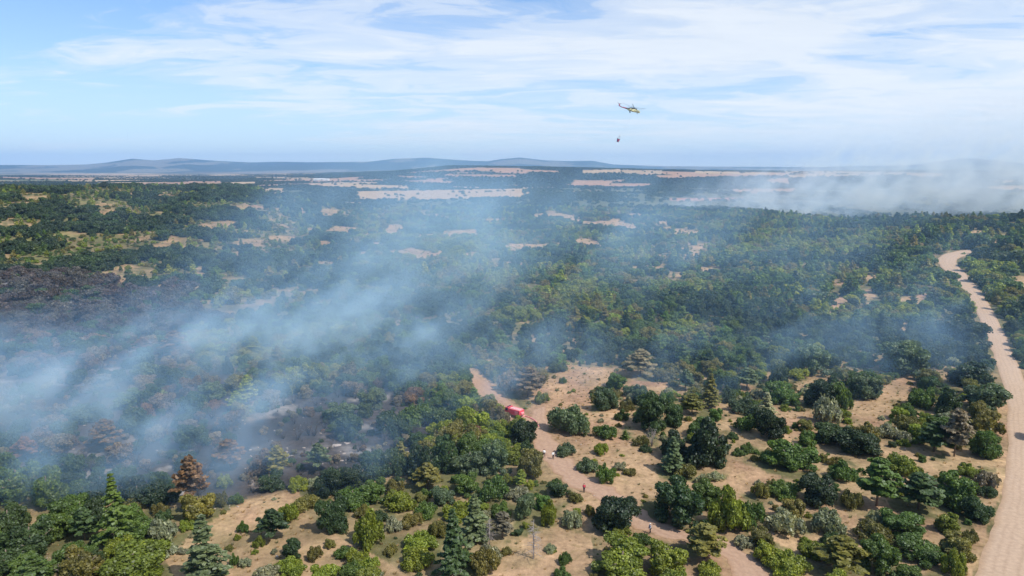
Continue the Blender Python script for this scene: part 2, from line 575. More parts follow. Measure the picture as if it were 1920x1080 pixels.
ground_o = mesh_obj("ground", verts, quads, gm, smooth=True)
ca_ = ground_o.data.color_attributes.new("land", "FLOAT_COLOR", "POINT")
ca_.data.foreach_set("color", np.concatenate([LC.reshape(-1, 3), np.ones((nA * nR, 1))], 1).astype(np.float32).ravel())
tag(ground_o, kind="structure")


# ------------------------------------------------------------ roads
def strip(name, L, R, mat, lift, nx=10, ragged=0.6, sub=8):
    L = np.array([ground(*p)[:2] for p in L])
    R = np.array([ground(*p)[:2] for p in R])

    def dense(P):
        t = np.arange(len(P))
        tt = np.linspace(0, len(P) - 1, (len(P) - 1) * sub + 1)
        # smooth interpolation
        out = []
        for q in tt:
            i = int(min(q, len(P) - 2))
            f = q - i
            p0, p1, p2, p3 = P[max(i - 1, 0)], P[i], P[i + 1], P[min(i + 2, len(P) - 1)]
            out.append(0.5 * ((2 * p1) + (-p0 + p2) * f + (2 * p0 - 5 * p1 + 4 * p2 - p3) * f * f + (-p0 + 3 * p1 - 3 * p2 + p3) * f ** 3))
        return np.array(out)
    L, R = dense(L), dense(R)
    n = len(L)
    wl = (fbm(np.arange(n) * 1.0, np.zeros(n), 2.3, 3, 5) - .5) * ragged * 2
    wr = (fbm(np.arange(n) * 1.0, np.ones(n) * 50, 2.3, 3, 6) - .5) * ragged * 2
    D = R - L
    W = np.linalg.norm(D, axis=1)[:, None]
    L = L + D / W * wl[:, None]
    R = R + D / W * wr[:, None]
    ts = np.linspace(0, 1, nx + 1)
    P = L[:, None, :] * (1 - ts)[None, :, None] + R[:, None, :] * ts[None, :, None]
    z = H(P[..., 0], P[..., 1])
    r = np.hypot(P[..., 0], P[..., 1])
    prof = lift * (1 - (2 * ts - 1) ** 4)[None, :] + 0.02
    z = z + prof + np.clip((r - 250) / 1500, 0, .25)
    V = np.concatenate([P, z[..., None]], -1).reshape(-1, 3)
    ii = np.arange(n * (nx + 1)).reshape(n, nx + 1)
    F = np.stack([ii[:-1, :-1], ii[:-1, 1:], ii[1:, 1:], ii[1:, :-1]], -1).reshape(-1, 4)
    o = mesh_obj(name, V, F, mat, smooth=True)
    at = o.data.attributes.new("across", "FLOAT", "POINT")
    at.data.foreach_set("value", np.tile(ts, n).astype(np.float32))
    return o


def road_mat(name, base, rut, ruts, w=0.05):
    m, t = new_mat(name)
    b = nd(t, "ShaderNodeBsdfPrincipled")
    b.inputs["Roughness"].default_value = 0.93
    b.inputs["Specular IOR Level"].default_value = 0.15
    ac = nd(t, "ShaderNodeAttribute", attribute_name="across")
    g = nd(t, "ShaderNodeNewGeometry")
    n1 = noise(t, g.outputs["Position"], 0.12, 4, .6)
    n2 = noise(t, g.outputs["Position"], 1.3, 6, .65)
    a_w = mth(t, "ADD", ac.outputs["Fac"], mth(t, "MULTIPLY", mth(t, "SUBTRACT", n1, .5), 0.10))
    tot = None
    for c in ruts:
        dd = mth(t, "ABSOLUTE", mth(t, "SUBTRACT", a_w, c))
        q = mth(t, "SUBTRACT", 1.0, mth(t, "DIVIDE", dd, w), clamp=True)
        tot = q if tot is None else mth(t, "MAXIMUM", tot, q)
    fac = mth(t, "MULTIPLY", tot, ramp(t, n1, [(.3, .15), (.7, .8)]))
    c1 = mixc(t, fac, base, rut)
    edge = mth(t, "ABSOLUTE", mth(t, "SUBTRACT", a_w, 0.5))
    c1 = mixc(t, ramp(t, edge, [(0.36, 0.0), (0.5, 0.75)]), c1, [base[0] * .80, base[1] * .72, base[2] * .62])
    m1 = ramp(t, n2, [(.25, .80), (.75, 1.15)])
    t.links.new(mixc(t, 1.0, c1, m1, "MULTIPLY"), b.inputs["Base Color"])
    bp = nd(t, "ShaderNodeBump")
    bp.inputs["Strength"].default_value = .35
    bp.inputs["Distance"].default_value = .15
    t.links.new(n2, bp.inputs["Height"])
    t.links.new(bp.outputs[0], b.inputs["Normal"])
    o = nd(t, "ShaderNodeOutputMaterial")
    t.links.new(b.outputs[0], o.inputs[0])
    return m


mat_road = road_mat("pale_gravel", (.465, .335, .235), (.39, .275, .19), (0.24, .40, .62, .78))
mat_track = road_mat("red_track_soil", (.41, .268, .182), (.345, .212, .145), (0.3, .68), .09)
tag(strip("gravel_road", ROAD_L, ROAD_R, mat_road, 0.12, nx=14, ragged=0.5), kind="structure")
tag(strip("dirt_track", [(p[0] - w * .72, p[1] + w * .2) for p, w in TRACK], [(p[0] + w * .72, p[1] - w * .2) for p, w in TRACK], mat_track, 0.05, ragged=1.5), kind="structure")
tag(strip("dirt_track", [(p[0] - w * .7, p[1] + w * .3) for p, w in TRACK2], [(p[0] + w * .7, p[1] - w * .3) for p, w in TRACK2], mat_track, 0.05, ragged=.8), kind="structure")

# ============================================================ foliage
fm, ft = new_mat("foliage")
oi = nd(ft, "ShaderNodeObjectInfo")
ti = nd(ft, "ShaderNodeAttribute", attribute_type="INSTANCER", attribute_name="tint")
lf_ = nd(ft, "ShaderNodeAttribute", attribute_name="leaf")
has = mth(ft, "GREATER_THAN", ti.outputs["Fac"], 0.0001)
basec = mixc(ft, has, oi.outputs["Color"], ti.outputs["Color"])
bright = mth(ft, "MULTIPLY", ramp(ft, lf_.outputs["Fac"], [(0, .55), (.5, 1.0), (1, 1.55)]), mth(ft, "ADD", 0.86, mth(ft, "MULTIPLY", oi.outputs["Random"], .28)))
bc = nd(ft, "ShaderNodeCombineXYZ")
for i in range(3):
    ft.links.new(bright, bc.inputs[i])
leafc = mixc(ft, 1.0, basec, bc.outputs[0], "MULTIPLY")
# young leaf tips lean towards yellow
leafc = mixc(ft, mth(ft, "MULTIPLY", ramp(ft, lf_.outputs["Fac"], [(.55, 0), (1, 1)]), .45), leafc, mixc(ft, 1.0, leafc, (1.35, 1.12, .62), "MULTIPLY"))
df = nd(ft, "ShaderNodeBsdfDiffuse")
tr = nd(ft, "ShaderNodeBsdfTranslucent")
gl = nd(ft, "ShaderNodeBsdfGlossy")
gl.inputs["Roughness"].default_value = .55
gl.inputs["Color"].default_value = (.9, .95, 1, 1)
ft.links.new(leafc, df.inputs[0])
ft.links.new(mixc(ft, 1.0, leafc, (1.25, 1.25, .7), "MULTIPLY"), tr.inputs[0])
mx = nd(ft, "ShaderNodeMixShader")
mx.inputs[0].default_value = .36
ft.links.new(df.outputs[0], mx.inputs[1])
ft.links.new(tr.outputs[0], mx.inputs[2])
mx2 = nd(ft, "ShaderNodeMixShader")
mx2.inputs[0].default_value = .035
ft.links.new(mx.outputs[0], mx2.inputs[1])
ft.links.new(gl.outputs[0], mx2.inputs[2])
fo = nd(ft, "ShaderNodeOutputMaterial")
ft.links.new(mx2.outputs[0], fo.inputs[0])

bark = simple_mat("bark", (.17, .13, .10), .9, 0, .35, 6)
pale_bark = simple_mat("pale_bark", (.34, .29, .25), .9, 0, .3, 5)


def leaf_quads(P, N, size, tilt, rnd, aspect=1.0):
    """small tilted quads at P facing roughly N"""
    n = len(P)
    N = N + rnd.normal(0, tilt, (n, 3))
    N /= np.linalg.norm(N, axis=1)[:, None] + 1e-9
    a = rnd.normal(0, 1, (n, 3))
    U = np.cross(N, a)
    U /= np.linalg.norm(U, axis=1)[:, None] + 1e-9
    V = np.cross(N, U)
    s = (size * rnd.uniform(.6, 1.35, n))[:, None]
    U, V = U * s, V * s * aspect
    q = np.stack([P - U * .5 - V * .35, P + U * .35 - V * .5, P + U * .5 + V * .4, P - U * .4 + V * .5], 1)
    return q.reshape(-1, 3)


_ico = None


def ico_pts():
    global _ico
    if _ico is None:
        import bmesh
        b = bmesh.new()
        bmesh.ops.create_icosphere(b, subdivisions=1, radius=1)
        _ico = (np.array([v.co[:] for v in b.verts]), [[v.index for v in f.verts] for f in b.faces])
        b.free()
    return _ico


def crown_mesh(name, lobes, nleaf, size, tilt, seed, core=.78, aspect=1.0, up_bias=.25, fuzz=.15):
    """lobes: (x,y,z,rx,rz) in a crown of unit radius; leaves lie in the shell of every lobe"""
    rnd = np.random.default_rng(seed)
    L = np.array(lobes, float)
    area = L[:, 3] * (L[:, 3] + L[:, 4])
    cnt = np.maximum((area / area.sum() * nleaf).astype(int), 6)
    P, N, lv = [], [], []
    zmin, zmax = (L[:, 2] - L[:, 4]).min(), (L[:, 2] + L[:, 4]).max()
    for (x, y, z, rx, rz), c in zip(L, cnt):
        d = rnd.normal(0, 1, (c, 3))
        d[:, 2] += up_bias
        d /= np.linalg.norm(d, axis=1)[:, None]
        rr = 1 - np.abs(rnd.normal(0, fuzz, c))[:, None] + (rnd.random((c, 1)) < .12) * rnd.uniform(0, .22, (c, 1))
        bump = 1 + .14 * np.sin(d[:, :1] * 7 + x * 9) * np.cos(d[:, 1:2] * 8 + y * 7)
        p = np.array([x, y, z]) + d * rr * bump * np.array([rx, rx, rz])
        P.append(p)
        N.append(d)
        tone = rnd.normal(.5, .13) if True else .5
        lv.append(np.clip(tone + rnd.normal(0, .17, c) + .12 * (rnd.random(c) < .1), 0, 1))
    P, N, lv = np.concatenate(P), np.concatenate(N), np.concatenate(lv)
    keep = np.ones(len(P), bool)
    for (x, y, z, rx, rz) in L:              # drop leaves buried inside other lobes
        q = ((P - [x, y, z]) / [rx, rx, rz])
        keep &= (q ** 2).sum(1) > .46
    P, N, lv = P[keep], N[keep], lv[keep]
    V = leaf_quads(P, N, size, tilt, rnd, aspect)
    F = [list(range(i, i + 4)) for i in range(0, len(V), 4)]
    LV = np.repeat(lv, 4)
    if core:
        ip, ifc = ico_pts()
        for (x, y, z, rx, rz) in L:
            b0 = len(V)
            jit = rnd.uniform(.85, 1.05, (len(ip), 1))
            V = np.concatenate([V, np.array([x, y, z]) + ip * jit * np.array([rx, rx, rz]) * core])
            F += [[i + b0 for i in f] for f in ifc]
            LV = np.concatenate([LV, np.full(len(ip), .12)])  # solid core added to block light, toned darker as painted shade inside the crown
    me = bpy.data.meshes.new(name)
    me.from_pydata([tuple(v) for v in V], [], F)
    a = me.attributes.new("leaf", "FLOAT", "POINT")
    a.data.foreach_set("value", LV.astype(np.float32))
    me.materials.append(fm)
    me.update()
    return me


def tube_mesh(name, segs, mat, sides=6):
    """segs: list of polylines [(x,y,z,r),...] tapered"""
    V, F = [], []
    for line in segs:
        base = len(V)
        n = len(line)
        for i, (x, y, z, r) in enumerate(line):
            p = Vector((x, y, z))
            a = Vector(line[max(i - 1, 0)][:3])
            b = Vector(line[min(i + 1, n - 1)][:3])
            d = (b - a).normalized() if (b - a).length > 1e-6 else Vector((0, 0, 1))
            u = d.orthogonal().normalized()
            v = d.cross(u)
            for k in range(sides):
                t = 2 * math.pi * k / sides
                V.append(p + (u * math.cos(t) + v * math.sin(t)) * r)
        for i in range(n - 1):
            for k in range(sides):
                k2 = (k + 1) % sides
                F.append([base + i * sides + k, base + i * sides + k2, base + (i + 1) * sides + k2, base + (i + 1) * sides + k])
        F.append([base + (n - 1) * sides + k for k in range(sides)])
        F.append([base + k for k in range(sides)][::-1])
    me = bpy.data.meshes.new(name)
    me.from_pydata([tuple(v) for v in V], [], F)
    me.materials.append(mat)
    me.polygons.foreach_set("use_smooth", np.ones(len(me.polygons), bool))
    a = me.attributes.new("leaf", "FLOAT", "POINT")
    a.data.foreach_set("value", np.full(len(V), .5, np.float32))
    me.update()
    return me


def oak_lobes(seed, n=26, flat=.58, low=.06):
    """several boughs of unequal height, each a cluster of lobes, down to a ragged skirt"""
    r = random.Random(seed)
    out = []
    nb = r.choice((3, 4, 4, 5, 6))
    a0 = r.uniform(0, 6.28)
    for b in range(nb):
        t = a0 + 2 * math.pi * b / nb + r.uniform(-.45, .45)
        d = r.uniform(.30, .58) if nb > 3 else r.uniform(.25, .5)
        rs = r.uniform(.36, .56)
        bx, by, bz = math.cos(t) * d, math.sin(t) * d, r.uniform(.42, .95)
        out.append((bx, by, bz, rs * .66, rs * .66))
        for k in range(max(4, n // nb + r.randint(-1, 2))):
            u = r.uniform(0, 6.28)
            e = math.asin(r.uniform(-.35, 1))
            lr = rs * r.uniform(.26, .52)
            q = rs * r.uniform(.62, .98)
            out.append((bx + math.cos(u) * math.cos(e) * q, by + math.sin(u) * math.cos(e) * q, bz + math.sin(e) * q * .9, lr, lr * r.uniform(.7, .95)))
    for k in range(8):
        t = 2 * math.pi * k / 8 + r.uniform(-.4, .4)
        lr = r.uniform(.14, .28)
        d = r.uniform(.40, .80)
        out.append((math.cos(t) * d, math.sin(t) * d, r.uniform(.12, .40), lr, lr * .95))
    out.append((0, 0, .55, .42, .5))
    sx, sy = r.uniform(.78, 1.05), r.uniform(.78, 1.05)
    return [(x * sx, y * sy, max(z, b_ * .8), a_, b_) for x, y, z, a_, b_ in out]


# crown meshes have radius ~1 and stand on z=0; height given by HT
PROTO = {}


def add_proto(key, me, ht, trunk=None):
    PROTO.setdefault(key, []).append((me, ht, trunk))


def limbs(seed, top, spread, n=5, r0=.06, mat=bark, start=.25):
    r = random.Random(seed)
    lean = r.uniform(-.08, .08)
    segs = [[(0, 0, -.12, r0 * 1.25), (lean * .3, 0, top * .3, r0), (lean, .02, top * .62, r0 * .7), (lean * 1.4, 0, top * .92, r0 * .3)]]
    for k in range(n):
        t = 2 * math.pi * k / n + r.uniform(-.5, .5)
        z0 = top * r.uniform(start, start + .25)
        s = spread * r.uniform(.5, .8)
        segs.append([(lean * .4, 0, z0, r0 * .55), (math.cos(t) * s * .5, math.sin(t) * s * .5, z0 + top * .18, r0 * .4), (math.cos(t) * s, math.sin(t) * s, z0 + top * .36, r0 * .15)])
    return tube_mesh("trunk", segs, mat)


for s in range(7):
    lob = oak_lobes(100 + s, 26 + s)
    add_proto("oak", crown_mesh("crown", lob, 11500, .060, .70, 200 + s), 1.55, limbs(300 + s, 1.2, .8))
for s in range(6):
    lob = oak_lobes(120 + s, 18)
    add_proto("oak_mid", crown_mesh("crown", lob, 2400, .118, .6, 220 + s), 1.55, limbs(320 + s, 1.2, .8))
for s in range(3):
    lob = oak_lobes(140 + s, 8)
    add_proto("oak_far", crown_mesh("crown", lob, 110, .46, .45, 240 + s, core=.85), 1.5)


def shrub_lobes(seed, n, flat):
    r = random.Random(seed)
    out = []
    for k in range(n):
        t = r.uniform(0, 2 * math.pi)
        d = math.sqrt(r.random()) * .86
        lr = r.uniform(.10, .30)
        z = flat * (1.0 - d * d) * r.uniform(.35, 1.0) + .08
        out.append((math.cos(t) * d, math.sin(t) * d, z, lr, lr * r.uniform(.8, 1.15)))
    out.append((0, 0, flat * .45, .5, flat * .5))
    return out


for s in range(5):
    add_proto("shrub", crown_mesh("foliage", shrub_lobes(400 + s, 24, .75), 6500, .066, .95, 410 + s, core=.66, up_bias=.4, fuzz=.22), 1.1,
              limbs(420 + s, .8, .8, 6, .03, bark, .05))
for s in range(3):
    add_proto("shrub_mid", crown_mesh("foliage", shrub_lobes(440 + s, 14, .75), 1300, .135, .85, 450 + s, core=.7, up_bias=.4, fuzz=.2), 1.1,
              limbs(460 + s, .8, .8, 4, .03, bark, .05))
for s in range(3):   # twiggy silver shrubs
    add_proto("silver", crown_mesh("foliage", shrub_lobes(470 + s, 24, .8), 3000, .085, 1.1, 480 + s, core=.5, aspect=1.9, up_bias=.5, fuzz=.28), 1.15,
              limbs(490 + s, .9, .9, 8, .025, pale_bark, .05))


def conifer(seed, tiers, nleaf, size, top_r=.06, droop=.18, ht=2.6, shape=1.0, base=.12, gap=1.0, branches=7):
    """tiered crown: every tier a fan of flat boughs; unit radius at the base"""
    rnd = np.random.default_rng(seed)
    P, N, lv = [], [], []
    segs = [[(0, 0, -.1, .055), (0, 0, ht * .5, .04), (.01, 0, ht * .98, .008)]]
    per = nleaf // (tiers * branches)
    for t in range(tiers):
        f = t / (tiers - 1)
        z = ht * (base + (1 - base - .03) * f)
        rad = ((1 - f) ** shape) * rnd.uniform(.66, 1.14) + top_r
        for b in range(branches):
            if rnd.random() < .14:
                continue
            a = 2 * math.pi * (b + .5 * (t % 2)) / branches + rnd.uniform(-.28, .28)
            ln = rad * rnd.uniform(.55, 1.15)
            c = max(int(per * (.35 + 1.3 * (1 - f))), 8)
            s = np.sqrt(rnd.random(c)) * ln
            wd = (.16 + .10 * ln) * (1 - .5 * s / max(ln, .01)) * gap
            o = rnd.uniform(-1, 1, c) * wd
            zz = z - droop * s ** 1.3 + .05 * ln + rnd.normal(0, .02, c) - np.abs(o) * .25
            P.append(np.stack([math.cos(a) * s - math.sin(a) * o, math.sin(a) * s + math.cos(a) * o, zz], 1))
            N.append(np.tile([math.cos(a) * .35, math.sin(a) * .35, 1.0], (c, 1)))
            lv.append(np.clip(.28 + .42 * s / max(ln, .01) + rnd.normal(0, .15, c), 0, 1))
            if t % 2 == 0:
                segs.append([(0, 0, z - .02, .016), (math.cos(a) * ln * .8, math.sin(a) * ln * .8, z - droop * (ln * .8) ** 1.3, .006)])
    P, N, lv = np.concatenate(P), np.concatenate(N), np.concatenate(lv)
    V = leaf_quads(P, N, size, .38, rnd, 1.3)
    F = [list(range(i, i + 4)) for i in range(0, len(V), 4)]
    me = bpy.data.meshes.new("crown")
    me.from_pydata([tuple(v) for v in V], [], F)
    at = me.attributes.new("leaf", "FLOAT", "POINT")
    at.data.foreach_set("value", np.repeat(lv, 4).astype(np.float32))
    me.materials.append(fm)
    me.update()
    return me, tube_mesh("trunk", segs, bark, 5)


for s in range(3):
    me, tm = conifer(500 + s, 17, 4200, .12, ht=4.2, shape=.85, droop=.22)
    add_proto("cedar", me, 4.2, tm)
for s in range(3):   # broad, open pines with a bare lower stem
    me, tm = conifer(520 + s, 9, 3000, .13, ht=2.7, shape=.62, droop=-.05, base=.34, top_r=.16, branches=6, gap=1.3)
    add_proto("pine", me, 2.7, tm)
for s in range(2):
    me, tm = conifer(540 + s, 6, 420, .3, ht=2.3, shape=.65, droop=0, base=.25, top_r=.18, branches=5, gap=1.4)
    add_proto("pine_mid", me, 2.3, tm)


def dead_mesh(seed, mat, upright=True):
    r = random.Random(seed)
    segs = []
    if upright:
        segs.append([(0, 0, -.1, .05), (.03, 0, 1.2, .038), (-.02, .02, 2.4, .022), (.03, 0, 3.3, .008)])
        for k in range(46):
            z = r.uniform(.35, 3.1)
            a = r.uniform(0, 6.28)
            ln = (1 - z / 3.5) * r.uniform(.45, 1.0) + .08
            e = Vector((math.cos(a) * ln, math.sin(a) * ln, z + r.uniform(-.35, .25)))
            segs.append([(0, 0, z, .016), (e.x * .5, e.y * .5, (z + e.z) / 2 + .04, .011), (e.x, e.y, e.z, .004)])
            for q in range(3):
                f = r.uniform(.4, .9)
                b = Vector((e.x * f, e.y * f, z + (e.z - z) * f))
                g = b + Vector((r.uniform(-.25, .25), r.uniform(-.25, .25), r.uniform(-.2, .2)))
                segs.append([(*b, .008), (*g, .003)])
    else:
        for k in range(12):
            a = r.uniform(0, 6.28)
            t = r.uniform(.3, 1.0)
            e = Vector((math.cos(a) * t, math.sin(a) * t, r.uniform(.7, 1.3)))
            m = Vector((e.x * .4, e.y * .4, e.z * .55))
            segs.append([(0, 0, -.05, .035), (*m, .022), (*e, .006)])
            for q in range(6):
                f = r.uniform(.2, 1)
                b = m.lerp(e, f)
                g = b + Vector((r.uniform(-.35, .35), r.uniform(-.35, .35), r.uniform(.0, .35)))
                segs.append([(*b, .010), (*g, .004)])
    return tube_mesh("branches", segs, mat, 4)


grey_wood = simple_mat("grey_dead_wood", (.36, .31, .28), .9, 0, .25, 4)
char_wood = simple_mat("charred_wood", (.07, .055, .05), .9, 0, .4, 4)
for s in range(2):
    add_proto("dead_tall", dead_mesh(600 + s, grey_wood, True), 3.3)
    add_proto("dead_bush", dead_mesh(610 + s, grey_wood, False), 1.3)
    add_proto("burnt_bush", dead_mesh(620 + s, char_wood, False), 1.3)

# tints: real leaf colours
TINT = {
    "dark": (.030, .060, .022), "green": (.046, .088, .020), "lime": (.095, .135, .018), "olive": (.085, .092, .028),
    "silver": (.125, .155, .130), "blue": (.050, .085, .055), "brown": (.080, .060, .038), "rust": (.095, .058, .042),
    "grey": (.095, .095, .085), "cedar": (.058, .090, .052), "pinegold": (.066, .078, .018), "deep": (.022, .045, .020),
}
TINT = {k_: tuple(c_ * f_ * (.74 if k_ == "deep" else .9 if k_ == "dark" else 1.0) for c_, f_ in zip(v_, (2.15, 1.80, 1.30))) for k_, v_ in TINT.items()}
WORD = {"dark": "dark green", "green": "mid green", "lime": "bright yellow-green", "olive": "olive green", "silver": "silvery grey-green", "blue": "blue-green",
        "brown": "scorched brown", "rust": "rust brown", "grey": "dull grey", "cedar": "pale blue-green", "pinegold": "yellowish green", "deep": "very dark green"}

